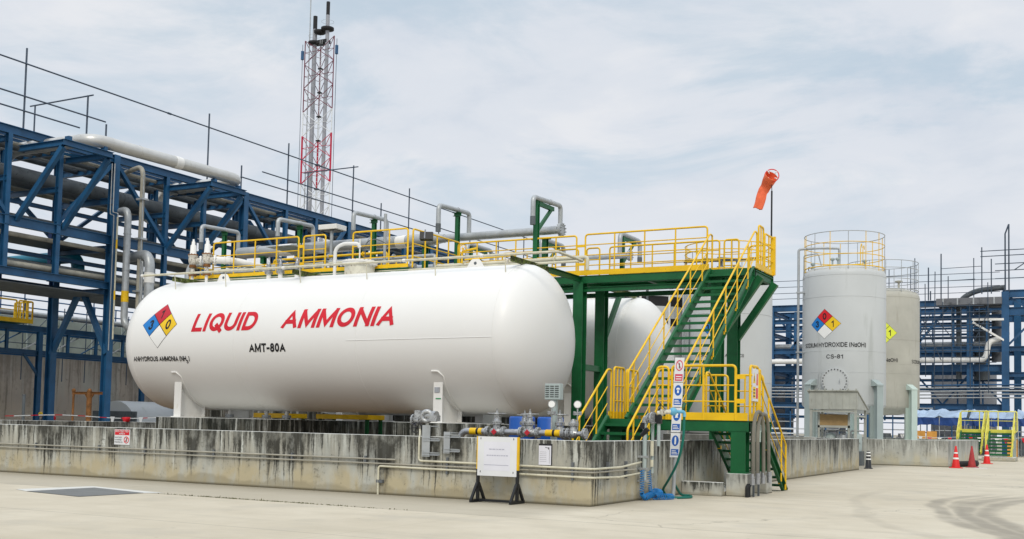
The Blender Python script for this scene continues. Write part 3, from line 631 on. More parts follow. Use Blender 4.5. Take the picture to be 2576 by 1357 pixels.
railpanel(Lg, (-1.93, 5.62, ZL), (-1.93, 6.25, ZL), 1.22, (.78, .42), 3, .027); railpanel(Lg, (-1.93, 6.4, ZL), (-1.93, 7.15, ZL), 1.2, (.78, .42), 2, .027)
railpanel(Lg, (-.72, 5.27, ZL), (-.44, 5.27, ZL), 1.2, (.78, .42), 2, .028); railpanel(Lg, (1.43, 6.04, ZL), (1.43, 6.12, ZL), 1.16, (), 1, .028); railpanel(Lg, (.55, 7.23, ZL), (1.2, 7.23, ZL), 1.1, (.72, .36), 3, .027)
for z in (.92, .38): MB().box(-.44, -.36, 5.262, 5.282, ZL + z, ZL + z + .09).build('panel_link', 'yellow', Lg)
railpanel(Lg, (-.25, 7.23, ZL), (.35, 7.23, ZL), 1.1, (.72, .36), 2, .027)
for a, b in (((-.5, 5.26, ZL), (1.40, 5.26, ZL)), ((-1.88, 7.24, ZL), (-.4, 7.24, ZL)), ((-1.95, 5.35, ZL), (-1.95, 7.2, ZL)), ((1.45, 5.28, ZL), (1.45, 6.0, ZL))): toe(Lg, a, b, .17)
for (x0, x1, y0, y1, hh, lb) in ((.94, 1.42, 5.2, 5.72, .5, 'square concrete plinth under the front green landing post'), (.94, 1.42, 6.8, 7.3, .5, 'square concrete plinth under the rear green landing post')):
    tag(MB().box(x0, x1, y0, y1, -.02, hh).build('post_plinth', 'plinth', bevel=.02), lb, 'plinth', 'plinths under the landing posts')
stairs('stair_flight', 'tall green stair with yellow handrails climbing to the upper platform', -1.51, -.31, 5.6, ZL, 11.62, 5.9, 19, (-.9, 5.6, ZL), rh=1.12, deep=.26)
stairs('stair_flight', 'short green stair inside the dike leading up to the landing, three treads in view', -1.9, -.72, 3.4, .22, 5.28, ZL - .05, 7, (-1.3, 3.4, .03), rh=1.2)
stairs('stair_flight', 'dark green outer stair descending from the landing behind its concrete plinths', .3, 1.38, 8.5, .02, 6.1, ZL, 8, (.85, 8.5, 0), rh=1.1)
# warning placard on the landing rail
t = thing('warning_placard', 'white warning placard with yellow triangle hung on the yellow landing rail', 'placard', (1.47, 5.65, 2.1))
MB().box(1.452, 1.458, 5.42, 5.88, 2.1, 2.82).build('plate', 'signwhite', t)
fl = flat((1.4595, 5.42, 2.1), (0, 1, 0), (0, 0, 1))
m = MB(); wrap(m, [(.03, .4), (.24, .4), (.135, .64)], [(0, 1, 2)], fl); m.build('triangle', 'nyel', t); m = MB(); wrap(m, [(.03, .06), (.24, .06), (.24, .32), (.03, .32)], [(0, 1, 2, 3)], fl); m.build('caption_panel', 'nyel', t)
m = MB(); wrap(m, [(.28, .06), (.43, .06), (.43, .30), (.28, .30)], [(0, 1, 2, 3)], fl); wrap(m, [(.30, .36), (.42, .36), (.40, .62), (.33, .62)], [(0, 1, 2, 3)], fl); m.build('red_panel', 'red', t)
m = MB(); wrap(m, [(.12, .44), (.15, .44), (.15, .56), (.12, .56)], [(0, 1, 2, 3)], lambda x, y, z=0: fl(x, y, 0) + V((.002, 0, 0)))
for k in range(3): wrap(m, [(.06, .1 + k * .07), (.21, .1 + k * .07), (.21, .125 + k * .07), (.06, .125 + k * .07)], [(0, 1, 2, 3)], lambda x, y, z=0: fl(x, y, 0) + V((.002, 0, 0)))
m.build('print', 'blacktxt', t)

# windsock on the far corner of the upper platform
t = thing('windsock', 'limp orange windsock on a thin black pole at the corner of the upper platform', 'windsock', (-.3, 13.55, ZU))
m = MB(); m.cyl((-.3, 13.55, ZU + .2), (-.3, 13.55, 8.55), .026, n=8); m.cyl((-.3, 13.55, 8.55), (-.3, 13.55, 8.84), .012, n=8); m.build('pole', 'black', t)
rg = V((-.29, 13.5, 9.0)); ax = V((.28, -.84, .22)).normalized()
m = MB(); m.ring(rg, .205, .016, 24, ax); m.build('hoop', 'cone', t)
path = [(rg, .205), (rg + V((-.10, .08, -.10)), .20), (rg + V((-.20, .16, -.22)), .17), (rg + V((-.25, .18, -.31)), .15), (rg + V((-.30, .20, -.38)), .165), (rg + V((-.34, .20, -.46)), .15), (rg + V((-.38, .2, -.62)), .155), (rg + V((-.43, .2, -.78)), .145), (rg + V((-.48, .2, -.93)), .14)]
m = MB(); m.tube([p for p, r in path], [r for p, r in path], 16, caps=False)
rr = random.Random(5)
for i, q in enumerate(m.v):
    k = i // 16; q = V(q)
    if k >= 2: c = path[k][0]; dlt = q - c; m.v[i] = tuple(c + V((dlt.x, dlt.y * .35, dlt.z)) + V((rr.gauss(0, .014), rr.gauss(0, .022), rr.gauss(0, .016))))
o = m.build('sock', 'orange', t); md = o.modifiers.new('thick', 'SOLIDIFY'); md.thickness = .006; sb = o.modifiers.new('smooth', 'SUBSURF'); sb.levels = sb.render_levels = 1
fx, fy, _ = frame(ax)
for a in (40, 130, 210, 320):
    q = rg + (fx * math.cos(R(a)) + fy * math.sin(R(a))) * .2; m = MB(); m.tube([q + ax * .02, q - (q - rg) * .25 + ax * .02, q - (q - rg) * .45 - ax * .03], .016, 6); m.build('tie', 'offwhite', t)
# ------------------------------------------------------------------ piping on the tank crest
def bolted(mb, c, d, r, t=.03, gap=.004, nb=8):
    c, d = V(c), V(d).normalized(); mb.flange(c - d * (t / 2 + gap), d, r, t, nb); mb.flange(c + d * (t / 2 + gap), d, r, t, nb)
def relief_valve(x, y, label):
    t = thing('relief_valve', label, 'valve', (x, y, 5.86), 'relief valves on the tank crest')
    MB().cyl((x, y, 5.84), (x, y, 6.12), .052, n=14).build('nozzle', 'offwhite', t)
    m = MB(); bolted(m, (x, y, 6.14), (0, 0, 1), .13); bolted(m, (x, y, 6.42), (0, 0, 1), .12); m.build('flange', 'rust', t)
    MB().lathe((x, y, 6.17), (0, 0, 1), [(.045, 0), (.07, .05), (.075, .12), (.05, .2), (.05, .24)], 16).build('inlet_body', 'valvew', t)
    m = MB(); m.lathe((x, y, 6.45), (0, 0, 1), [(.06, 0), (.12, .05), (.145, .16), (.14, .28), (.16, .31), (.16, .36), (.02, .37)], 20); m.cyl((x, y, 6.62), (x + .17, y + .14, 6.62), .10, n=16); m.build('body', 'valvew', t)
    m = MB(); m.flange((x + .19, y + .16, 6.62), (.77, .64, 0), .165, .05); m.build('outlet_flange', 'offwhite', t)
    MB().flange((x, y, 6.80), (0, 0, 1), .17, .03).build('cover_flange', 'rust', t)
    MB().lathe((x, y, 6.80), (0, 0, 1), [(.14, .01), (.12, .03), (.105, .04), (.09, .32), (.06, .34), (.055, .44), (.035, .45), (.03, .52), (.001, .53)], 18).build('bonnet', 'offwhite', t)
relief_valve(-18.03, 8.2, 'white rust-streaked relief valve on the tank crest, the left one of two')
relief_valve(-17.41, 8.2, 'white rust-streaked relief valve on the tank crest, the right one of two')
t = thing('outlet_pipe', 'grey vent elbow bending down at the left end of the tank crest', 'pipe', (-18.7, 8.9, 5.8))
MB().tube([(-18.05, 8.95, 6.62), (-18.72, 8.75, 6.62), (-18.72, 8.7, 5.85)], .11, 14, .4).build('elbow', 'galv', t)
t = thing('outlet_pipe', 'white jointed outlet pipe bending back behind the right relief valve', 'pipe', (-16.9, 8.7, 6.5))
m = MB(); m.tube([(-17.2, 8.38, 6.62), (-16.75, 8.8, 6.62), (-16.3, 9.4, 6.5), (-16.2, 10.6, 6.4)], .12, 14, .3); m.build('pipe', 'offwhite', t)
for a in (.25, .5): MB().flange(V((-17.2, 8.38, 6.62)).lerp(V((-16.75, 8.8, 6.62)), a + .2), (.7, .7, 0), .14, .03).build('joint', 'offwhite', t)
# deluge spray loop
t = thing('deluge_pipe', 'thin cream spray pipe looping along the crest of the lettered tank', 'pipe', (-11.5, 7.8, 5.9))
m = MB(); m.tube([(-19.0, 7.0, 6.0), (-4.15, 7.0, 5.97), (-4.15, 8.6, 5.95), (-18.9, 8.6, 6.0)], .036, 10, .06); m.build('pipe', 'cream', t)
m = MB()
for x in (-19.0, -13.2, -8.9, -6.4): m.cyl((x - .05, 7.0, 6.0 if x < -14 else 5.98), (x + .05, 7.0, 6.0 if x < -14 else 5.98), .05, n=10)
m.build('coupling', 'offwhite', t)
for x in (-17.6, -15.5, -12.6, -10.2, -7.9, -5.7): MB().cyl((x, 7.0, 6.0), (x, 7.06, TZ + math.sqrt(TR * TR - 1.14 ** 2)), .014, n=6).build('stay', 'cream', t)
# capped white nozzles with valves
def hwheel(m, c, r, ax=(0, 0, 1), k=5, th=.012):
    m.ring(c, r, th, 22, ax); x, y, d = frame(ax)
    for i in range(k): a = 2 * math.pi * i / k; m.cyl(c, V(c) + (x * math.cos(a) + y * math.sin(a)) * r, th * .7, n=5)
    m.cyl(V(c) - d * .03, V(c) + d * .05, th * 2.2, n=8)
def nozzle_valve(x, y, hgt, wheel, label):
    t = thing('nozzle_valve', label, 'valve', (x, y, 5.84), 'nozzle valves on the tank crest')
    MB().cyl((x, y, 5.82), (x, y, 6.04), .07, n=14).build('nozzle', 'offwhite', t)
    m = MB(); bolted(m, (x, y, 6.06), (0, 0, 1), .13); m.build('flange', 'silver', t)
    MB().lathe((x, y, 6.09), (0, 0, 1), [(.05, 0), (.09, .05), (.10, .12), (.06, .2), (.08, .23), (.05, .26), (.03, hgt)], 14).build('body', 'steel', t)
    if wheel:
        m = MB(); hwheel(m, (x, y, 6.09 + hgt), .13); m.build('handwheel', 'silver', t)
    return t
nozzle_valve(-14.8, 8.2, .46, False, 'small bare-stemmed valve on the tank crest, left of the sun hood')
nozzle_valve(-14.29, 8.15, .34, True, 'grey handwheel valve on a white nozzle under the sun hood')
nozzle_valve(-13.68, 8.2, .36, True, 'grey handwheel valve on a white nozzle right of the one under the hood')
t = thing('sun_hood', 'grey sheet-metal hood sheltering the valves on the tank crest', 'hood', (-15, 9, 6.9))
MB().prism([(8.6, 6.97), (10.22, 6.95), (10.22, 7.22), (8.6, 6.99)], (-15.3, 0, 0), (0, 1, 0), (0, 0, 1), (1.05, 0, 0)).build('hood_sheet', 'galv', t)
for x in (-14.5, -15.4): MB().cyl((x, 9.3, ZU), (x, 9.3, 7.16), .03, n=8).build('leg', 'cream', t)
t = thing('manway', 'short white manway neck with lid and hooked davit on the tank crest', 'manway', (-11.3, 8.2, 5.8))
m = MB(); m.cyl((-11.3, 8.2, 5.76), (-11.3, 8.2, 6.12), .45, n=40); m.build('neck', 'rusty', t); m = MB(); m.flange((-11.3, 8.2, 6.15), (0, 0, 1), .53, .05, 20); m.flange((-11.3, 8.2, 6.21), (0, 0, 1), .53, .05, 20); m.build('lid', 'offwhite', t)
m = MB(); m.cyl((-12.0, 7.9, 5.7), (-12.0, 7.9, 6.24), .05, n=12); m.tube([(-12.0, 7.9, 6.2), (-12.0, 7.9, 6.62), (-11.78, 7.98, 6.78), (-11.35, 8.15, 6.78), (-11.30, 8.18, 6.66)], .055, 12, .2); m.cyl((-11.3, 8.18, 6.22), (-11.3, 8.18, 6.92), .022, n=8); m.build('davit', 'white2', t)
# clutter on the walkway: lines, small valves, brackets
rr = random.Random(14)
for i, (x0, x1, y, z, r, mt, lb) in enumerate(((-18.2, -12.3, 9.3, 6.42, .05, 'cream', 'cream line just above the walkway deck, nearest one'), (-17.6, -9.9, 10.2, 6.62, .07, 'galv', 'grey line crossing the walkway behind the valves'), (-16.9, -12.2, 10.9, 6.95, .045, 'yellow', 'yellow painted line at knee height behind the sun hood'), (-9.7, -4.6, 9.9, 6.25, .055, 'cream', 'cream line on the right half of the tank crest'), (-18.3, -13.2, 8.9, 6.25, .035, 'galv', 'thin grey line along the front of the walkway'))):
    t = thing('service_line', lb, 'pipe', (x0, y, z - r), 'small service lines on the tank crest'); MB().tube([(x0, y, 5.9), (x0, y, z), (x1, y, z + .02), (x1, y, 5.9)], r, 8, .1).build('line', mt, t)
    for k in range(3): q = x0 + (x1 - x0) * (.2 + .3 * k); m = MB(); m.flange((q, y, z + .01), (1, 0, 0), r * 2.0, .03, 6); m.build('joint', 'valvew' if k % 2 else mt, t)
for i, (x, y, h) in enumerate(((-16.4, 9.5, .35), (-15.6, 8.9, .3), (-15.1, 9.9, .5), (-13.2, 9.0, .34), (-12.7, 9.7, .42), (-10.1, 9.2, .3), (-16.9, 10.4, .5), (-14.0, 10.3, .5))):
    t = thing('small_valve', ('rust-stained', 'grey', 'white', 'dark')[i % 4] + ' small stem valve among the crest pipes, ' + ('behind the left lug', 'left of the hood', 'under the hood', 'right of the hood', 'left of the davit', 'beside the right railing', 'behind the relief valves', 'at the hood end')[i], 'valve', (x, y, 6.1), 'small valves among the crest pipes')
    m = MB(); m.lathe((x, y, 6.1), (0, 0, 1), [(.05, 0), (.085, .05), (.085, .12), (.04, .18), (.05, .2), (.02, .24), (.018, h)], 12); m.cyl((x - .12, y, 6.18), (x + .12, y, 6.18), .045, n=10); m.flange((x - .12, y, 6.18), (1, 0, 0), .08, .025, 6); m.flange((x + .12, y, 6.18), (1, 0, 0), .08, .025, 6); m.build('body', ('valvew', 'galv', 'offwhite', 'grime')[i % 4], t)
    m = MB(); hwheel(m, (x, y, 6.1 + h), .085, k=4, th=.009); m.build('handwheel', ('rust', 'yellow', 'silver', 'grime')[i % 4], t)
# header with vent bends
t = thing('header_pipe', 'long grey header pipe behind the lettered tank, stepped down to a flanged end', 'pipe', (-13, 13.2, 7.5))
m = MB(); m.cyl((-20.6, 13.2, 7.73), (-11.9, 13.2, 7.75), .215, n=24); m.cyl((-11.9, 13.2, 7.75), (-11.45, 13.2, 7.75), .215, .135, n=24); m.cyl((-11.45, 13.2, 7.75), (-7.1, 13.2, 7.77), .135, n=20); m.build('pipe', 'galv', t)
for x0, x1 in ((-18.6, -18.0), (-13.35, -12.95)): MB().cyl((x0, 13.2, 7.735), (x1, 13.2, 7.74), .224, n=24).build('white_band', 'offwhite', t)
m = MB(); m.flange((-7.03, 13.2, 7.77), (1, 0, 0), .22, .09, 10); m.build('blind_flange', 'galv', t)
for x, r in ((-19.6, .235), (-16.9, .235), (-14.5, .235), (-11.9, .225), (-11.45, .15)): MB().cyl((x - .02, 13.2, 7.75), (x + .02, 13.2, 7.75), r, n=24).build('weld_collar', 'galv', t)
lbs = ['leftmost', 'second from left', 'middle', 'second from right', 'tall bracketed rightmost']
for i, x in enumerate((-20.66, -17.09, -13.84, -10.48, -7.07)):
    t = thing('vent_bend', 'grey inverted-U vent pipe rising from the header, the %s of five' % lbs[i], 'vent pipe', (x, 13.2, 7.8), 'vent bends on the header')
    MB().tube([(x, 13.2, 7.75), (x, 13.2, 8.55), (x, 11.25, 8.47), (x, 11.25, 7.85)], .076, 14, .16).build('bend', 'galv', t)
    MB().cyl((x, 11.25, 7.86), (x, 11.25, 7.6), .086, n=14).build('dark_sleeve', 'grime', t)
    MB().ring((x, 12.45, 8.52), .083, .012, 16, (0, 1, 0)).build('clamp', 'steel', t)
for i, x in enumerate((-20.66, -17.09, -13.84, -10.48)):
    t = thing('pipe_support', 'green post with short crosshead under the %s vent bend' % lbs[i], 'support', (x, 12.45, ZU), 'green posts under the vent bends')
    m = MB(); m.ibeam((x, 12.45, ZU), (x, 12.45, 8.32), .13, .13, .014, (0, 1, 0)); m.build('post', 'green', t); MB().chan((x - .14, 12.45, 8.37), (x + .14, 12.45, 8.37), .12, .1, .012).build('crosshead', 'green', t)
t = thing('pipe_support', 'green bracketed post with diagonal knee under the rightmost vent bend', 'support', (-7.12, 11.6, ZU), 'green posts under the vent bends')
MB().ibeam((-7.12, 11.6, ZU), (-7.12, 11.6, 8.42), .15, .15, .016, (0, 1, 0)).build('post', 'green', t); MB().bar((-7.12, 11.55, 8.35), (-7.12, 12.75, 8.35), .1, .13).build('arm', 'green', t); MB().bar((-7.12, 11.68, 7.5), (-7.12, 12.6, 8.3), .08, .1).build('knee', 'green', t)
for x, lb in ((-19.4, 'left'), (-15.0, 'second'), (-12.2, 'third'), (-7.6, 'right')):
    tag(MB().ibeam((x, 13.2, ZU), (x, 13.2, 7.5), .16, .16, .016, (0, 1, 0)).box(x - .14, x + .14, 13.05, 13.35, 7.5, 7.535).build('pipe_support', 'green'), 'stout green stub post carrying the header pipe, the %s one' % lb, 'support', 'green posts under the header pipe')
# header of the rear tank, seen through the platform railing
t = thing('header_pipe', 'grey header pipe of the rear tank ending in a blind flange, seen through the railing', 'pipe', (-10, 19, 7.5))
MB().cyl((-17, 18.9, 7.76), (-7.0, 18.9, 7.76), .10, n=18).build('pipe', 'galv', t); m = MB(); m.flange((-6.95, 18.9, 7.76), (1, 0, 0), .2, .08, 8); m.build('blind_flange', 'galv', t)
for x, ps in ((-7.35, 'right'), (-10.6, 'left'), (-13.9, 'far left')):
    t = thing('vent_bend', 'grey inverted-U vent pipe on the rear header behind the platform, %s one' % ps, 'vent pipe', (x, 18.9, 7.8), 'vent bends on the rear header')
    MB().tube([(x, 18.9, 7.76), (x, 18.9, 8.62), (x, 20.9, 8.62), (x, 20.9, 7.95)], .085, 12, .25).build('bend', 'galv', t); MB().cyl((x, 20.9, 8.0), (x, 20.9, 7.8), .095, n=12).build('dark_sleeve', 'grime', t)
    tag(MB().ibeam((x - .02, 19.2, 5.9), (x - .02, 19.2, 8.5), .15, .15, .016).bar((x - .02, 19.2, 8.48), (x - .02, 20.5, 8.48), .1, .12).bar((x - .02, 19.3, 7.6), (x - .02, 20.3, 8.42), .08, .1).build('pipe_support', 'green'), 'dark green bracket post of the rear header, %s one' % ps, 'support', 'posts under the rear vent bends')
# lamps
t = thing('floodlight_pole', 'white box floodlight on a grey pole behind the sun hood', 'floodlight', (-15.7, 12.5, ZU))
MB().cyl((-15.7, 12.5, ZU), (-15.7, 12.5, 8.22), .06, n=12).build('pole', 'galv', t); MB().box(-16.15, -15.35, 12.3, 12.9, 8.2, 8.38).build('lamp_head', 'offwhite', t, bevel=.02); MB().box(-16.05, -15.45, 12.36, 12.84, 8.17, 8.198).build('lamp_glass', 'glass', t)
t = thing('floodlight', 'small black floodlight clamped to the yellow rail beside the manway', 'floodlight', (-9.35, 8.75, 7.0))
m = MB(); m.sect((-9.5, 8.7, 6.98), (-9.15, 8.85, 6.98), [(-.10, -.13), (.12, -.10), (.08, .12), (-.06, .12)]); m.build('housing', 'black', t); MB().bar((-9.32, 8.66, 6.9), (-9.3, 8.66, 7.16), .02, .04).build('bracket', 'steel', t)
t = thing('lamp_post', 'thin grey post carrying a bent conduit beside the manway railing', 'post', (-11.2, 9.0, ZU))
MB().cyl((-11.25, 9.4, ZU), (-11.25, 9.4, 7.9), .05, n=10).build('pole', 'galv', t); MB().tube([(-11.55, 8.8, ZU), (-11.55, 8.8, 6.95), (-11.25, 8.95, 7.06), (-10.9, 9.1, 6.86)], .016, 6, .2).build('conduit', 'wiregrey', t)
t = thing('hose_reel_valve', 'yellow painted branch with a round valve on the platform rail', 'valve', (-8, 9.4, 6.1))
m = MB(); m.tube([(-8.4, 9.3, 6.2), (-8.4, 9.3, 6.55), (-7.9, 9.3, 6.62)], .035, 8, .08); hwheel(m, (-8.35, 9.25, 6.62), .12, (0, 1, 0)); m.build('branch', 'yellow', t); m = MB(); m.cyl((-8.3, 9.3, 6.3), (-6.6, 9.3, 6.34), .028, n=8); m.build('yellow_line', 'yellow', t)

MT['drum'] = plain('blue_drum_plastic', (.008, .09, .40), .4)
# ------------------------------------------------------------------ manifold behind the front wall
YM, ZM = .72, 1.32
t = thing('manifold_pipe', 'polished steel pipe with yellow bands running just behind the front dike wall', 'pipe', (-1.8, YM, 1.2))
m = MB().tube([(-3.22, YM, .4), (-3.22, YM, ZM), (-2.62, YM, ZM)], .065, 16, .2).build('pipe', 'steel', t)
for a, b, r in ((-2.22, -1.83, .06), (-1.46, -.92, .06), (-.9, -.5, .05)): MB().cyl((a, YM, ZM), (b, YM, ZM), r, n=16).build('pipe', 'steel', t)
for a, b in ((-2.98, -2.83), (-2.78, -2.70), (-1.28, -1.13), (-1.08, -.95)): MB().cyl((a, YM, ZM), (b, YM, ZM), .069, n=18).build('yellow_band', 'yellow', t)
for a in (-2.805, -1.105): MB().cyl((a - .025, YM, ZM), (a + .025, YM, ZM), .0695, n=18).build('black_band', 'black', t)
for x in (-2.58, -2.22, -1.83, -1.46, -.91, -.80, -.46):
    m = MB(); bolted(m, (x, YM, ZM), (1, 0, 0), .108, .026); m.build('flange', 'silver', t)
def gate_valve(x, h, label, wheel=.18, y=YM, z=ZM, mt='silver', L=.13, group='handwheel valves on the front manifold', diamond_=True):
    t = thing('gate_valve', label, 'valve', (x, y, z - .1), group)
    m = MB(); m.lathe((x - L, y, z), (1, 0, 0), [(.06, 0), (.08, L * .5), (.095, L), (.08, L * 1.5), (.06, 2 * L)], 18); m.lathe((x, y, z), (0, 0, 1), [(.085, 0), (.07, .10), (.06, .15)], 16); m.build('body', mt, t)
    m = MB(); m.flange((x, y, z + .165), (0, 0, 1), .10, .022); m.flange((x, y, z + .195), (0, 0, 1), .10, .022); m.build('bonnet_flange', mt, t)
    m = MB(); m.lathe((x, y, z + .2), (0, 0, 1), [(.08, 0), (.055, .04), (.035, .08)], 14)
    for sx in (-1, 1): m.bar((x + sx * .05, y, z + .24), (x + sx * .025, y, z + h - .04), .025, .03)
    m.box(x - .04, x + .04, y - .03, y + .03, z + h - .06, z + h - .02); m.cyl((x, y, z + .2), (x, y, z + h + .10), .013, n=8); m.build('yoke', mt, t)
    m = MB(); hwheel(m, (x, y, z + h), wheel, th=.013); m.build('handwheel', mt, t)
    if diamond_: m = MB(); m.add([(x, y - .118, z + .065), (x + .065, y - .118, z), (x, y - .118, z - .065), (x - .065, y - .118, z)], [(0, 1, 2, 3)]); m.build('red_tag', 'nred', t)
    return t
gate_valve(-2.38, .36, 'silver handwheel valve above the wall, the leftmost of the manifold')
gate_valve(-1.90, .34, 'silver handwheel valve with a slim yoke, second on the manifold', .15, y=YM + .28, diamond_=False); gate_valve(-1.64, .36, 'large silver handwheel valve with domed bonnet in the middle of the manifold', .165)
gate_valve(-1.05, .36, 'silver handwheel valve at the right end of the manifold near the yellow rail', .16, y=YM + .12)
gate_valve(-.70, .18, 'small flanged valve between the last two flanges of the manifold', .08, L=.09, diamond_=False)
def gauge(x, y, z, label):
    t = thing('pressure_gauge', label, 'gauge', (x, y, z - .5), 'pressure gauges above the manifold')
    MB().cyl((x, y, z - .48), (x, y, z - .07), .016, n=8).build('stem', 'silver', t)
    m = MB(); bolted(m, (x, y, z - .17), (0, 0, 1), .085, .022); m.build('flange', 'silver', t)
    d = V((.35, -.93, 0)); MB().cyl(V((x, y, z)) - d * .03, V((x, y, z)) + d * .03, .075, n=20).build('case', 'silver', t); MB().cyl(V((x, y, z)) + d * .031, V((x, y, z)) + d * .034, .062, n=20).build('dial', 'nwhite', t)
gauge(-1.17, YM, 1.88, 'round silver pressure gauge above the right manifold valve'); gauge(-.62, YM, 1.88, 'round silver pressure gauge beside the yellow inner stair rail')
t = thing('junction_box', 'grey louvred electrical box on a post in front of the white tank', 'electrical box', (-1.36, 1.25, 0))
MB().box(-1.56, -1.22, 1.18, 1.34, 1.98, 2.30).build('cabinet', 'mint2', t, bevel=.01); m = MB()
for i in range(3):
    for j in range(6): m.box(-1.54 + i * .105, -1.46 + i * .105, 1.172, 1.179, 2.03 + j * .042, 2.045 + j * .042)
m.build('louvres', 'soot', t); MB().box(-1.43, -1.33, 1.22, 1.32, .03, 1.98).build('post', 'mint2', t)
# blue actuated valve and wall brackets
t = thing('actuated_valve', 'silver grey actuated valve with a black handwheel above the wall', 'valve', (-3.85, .42, 1.2))
m = MB(); m.ring((-3.80, .36, 1.60), .10, .045, 20, (.3, -1, 0), k=10); m.box(-3.72, -3.56, .34, .5, 1.5, 1.62); m.cyl((-3.86, .45, 1.6), (-3.62, .45, 1.6), .11, n=18); m.build('actuator', 'silver', t)
m = MB(); m.cyl((-4.2, .5, 1.52), (-3.9, .5, 1.52), .07, n=14); m.flange((-4.2, .5, 1.52), (1, 0, 0), .12, .03); m.flange((-4.05, .5, 1.52), (1, 0, 0), .1, .03); m.box(-4.14, -4.0, .42, .56, 1.55, 1.72); m.build('body', 'silver', t)
m = MB(); hwheel(m, (-4.02, .33, 1.36), .105, (.2, -1, 0), 6, .011); m.build('handwheel', 'black', t); MB().tube([(-3.98, .4, 1.36), (-3.85, .2, 1.22), (-3.72, -.02, 1.18), (-3.70, -.045, .75)], .02, 8, .08).build('conduit', 'cream', t)
for x0, x1, z0, z1, nm in ((-3.62, -3.44, .80, 1.42, 'left wider'), (-3.12, -2.98, .88, 1.30, 'right narrower')):
    t = thing('wall_bracket', 'grey steel bracket plate hooked over the dike wall, the %s of two' % nm, 'bracket', ((x0 + x1) / 2, -.05, z0), 'steel brackets on the front wall')
    MB().box(x0, x1, -.075, -.062, z0, z1).bar(((x0 + x1) / 2, -.07, z1 - .02), ((x0 + x1) / 2, .25, z1 - .02), x1 - x0, .02).build('plate', 'galv', t)
    for z in (z0 + .06, z0 + .34): MB().chan((x0 + .02, -.045, z), (x1 + .22, -.045, z), .06, .05, .01).build('rail', 'galv', t)
# conduits along the wall
def run(name, label, pts, r, mt, clips=(), bend=.06):
    t = thing(name, label, 'conduit', pts[0], 'conduits along the dike wall')
    MB().tube(pts, r, 8, bend).build('tube', mt, t)
    for c in clips: MB().box(*c).build('clip', 'wiregrey', t)
cl = [(x - .022, x + .022, -.05, -.002, .60, .77) for x in (-28, -24.6, -21.3, -19.2, -17.1, -14.9, -12.7, -11.2, -9.1, -6.9, -5.0)]
run('conduit', 'upper thin grey conduit along the front dike wall', [(-31, -.045, .72), (-4.25, -.045, .715)], .017, 'palepipe', cl)
run('conduit', 'lower thin grey conduit along the front dike wall', [(-31, -.045, .63), (-.05, -.045, .625), (.05, .0, .625), (.05, 2.1, .635)], .016, 'palepipe')
c2 = [(x - .02, x + .02, -.055, -.002, .47, .80) for x in (-3.05, -.35)] + [(.002, .055, y - .02, y + .02, .47, .80) for y in (.72, 1.62)]
run('conduit', 'upper cream conduit turning the corner of the dike wall', [(-3.70, -.05, 1.05), (-3.70, -.05, .715), (-.02, -.05, .69), (.06, .02, .69), (.06, 1.3, .695), (.06, 2.35, .77)], .021, 'cream', c2)
run('conduit', 'lower cream conduit with a drop to the ground at its left end', [(-4.66, -.05, 0), (-4.66, -.05, .575), (-.02, -.05, .53), (.06, .02, .53), (.06, 1.2, .505), (.06, 2.3, .55)], .021, 'cream', [(-4.70, -4.55, -.07, -.003, .24, .30)])
# ------------------------------------------------------------------ signs at the wall
t = thing('notice_stand', 'white notice board in a black and yellow steel stand before the dike wall', 'sign stand', (-1.75, -.35, 0))
for x in (-2.17, -1.33):
    MB().box(x - .026, x + .026, -.376, -.324, .62, 1.235).build('upper_post', 'yellow', t); MB().box(x - .026, x + .026, -.376, -.324, .03, .62).build('lower_post', 'black', t)
    m = MB(); m.bar((x, -.62, .03), (x, -.08, .03), .05, .05)
    for s_ in (-1, 1): m.bar((x, -.35 + s_ * .25, .04), (x, -.35 + s_ * .03, .36), .045, .045)
    m.build('foot', 'black', t)
MB().box(-2.17, -1.33, -.375, -.325, .015, .06).build('bottom_bar', 'black', t); MB().box(-2.165, -1.335, -.392, -.377, .50, 1.235).build('board', 'signwhite', t)
m = MB(); m.add([(-2.03, -.3935, .60), (-1.47, -.3935, .60), (-1.47, -.3935, 1.14), (-2.03, -.3935, 1.14)], [(0, 1, 2, 3)]); m.build('faded_sheet', 'paperw', t)
rr = random.Random(2)
for z, a, b in ((.99, -1.92, -1.62), (.875, -1.97, -1.55)):
    m = MB(); x = a
    while x < b: wd = rr.uniform(.02, .06); m.add([(x, -.395, z), (x + wd, -.395, z), (x + wd, -.395, z + .02), (x, -.395, z + .02)], [(0, 1, 2, 3)]); x += wd + .012
    m.build('faint_print', 'greytxt', t)
m = MB(); m.add([(-2.02, -.395, .70), (-1.5, -.395, .70), (-1.5, -.395, .712), (-2.02, -.395, .712)], [(0, 1, 2, 3)]); m.build('faint_print', 'greytxt', t)
m = MB()
for x in (-2.10, -1.40):
    for z in (.56, 1.18): m.box(x - .006, x + .006, -.397, -.392, z, z + .035)
m.build('fixing', 'soot', t)
t = thing('clipboard', 'small white paper sheet on a dark backing hung on the dike wall', 'notice', (-.93, -.02, .73))
MB().box(-1.065, -.79, -.018, -.004, .725, 1.125).build('backing', 'soot', t); MB().box(-1.06, -.805, -.024, -.019, .73, 1.09).build('sheet', 'paperw', t)
m = MB(); m.add([(-.93, -.0255, 1.065), (-.86, -.0255, 1.05), (-.86, -.0255, 1.04), (-.93, -.0255, 1.055)], [(0, 1, 2, 3)]); m.add([(-.865, -.0255, 1.06), (-.85, -.0255, 1.06), (-.85, -.0255, 1.02), (-.865, -.0255, 1.02)], [(0, 1, 2, 3)])
for k in range(6): m.add([(-1.04, -.0255, .97 - k * .035), (-.9, -.0255, .97 - k * .035), (-.9, -.0255, .973 - k * .035), (-1.04, -.0255, .973 - k * .035)], [(0, 1, 2, 3)])
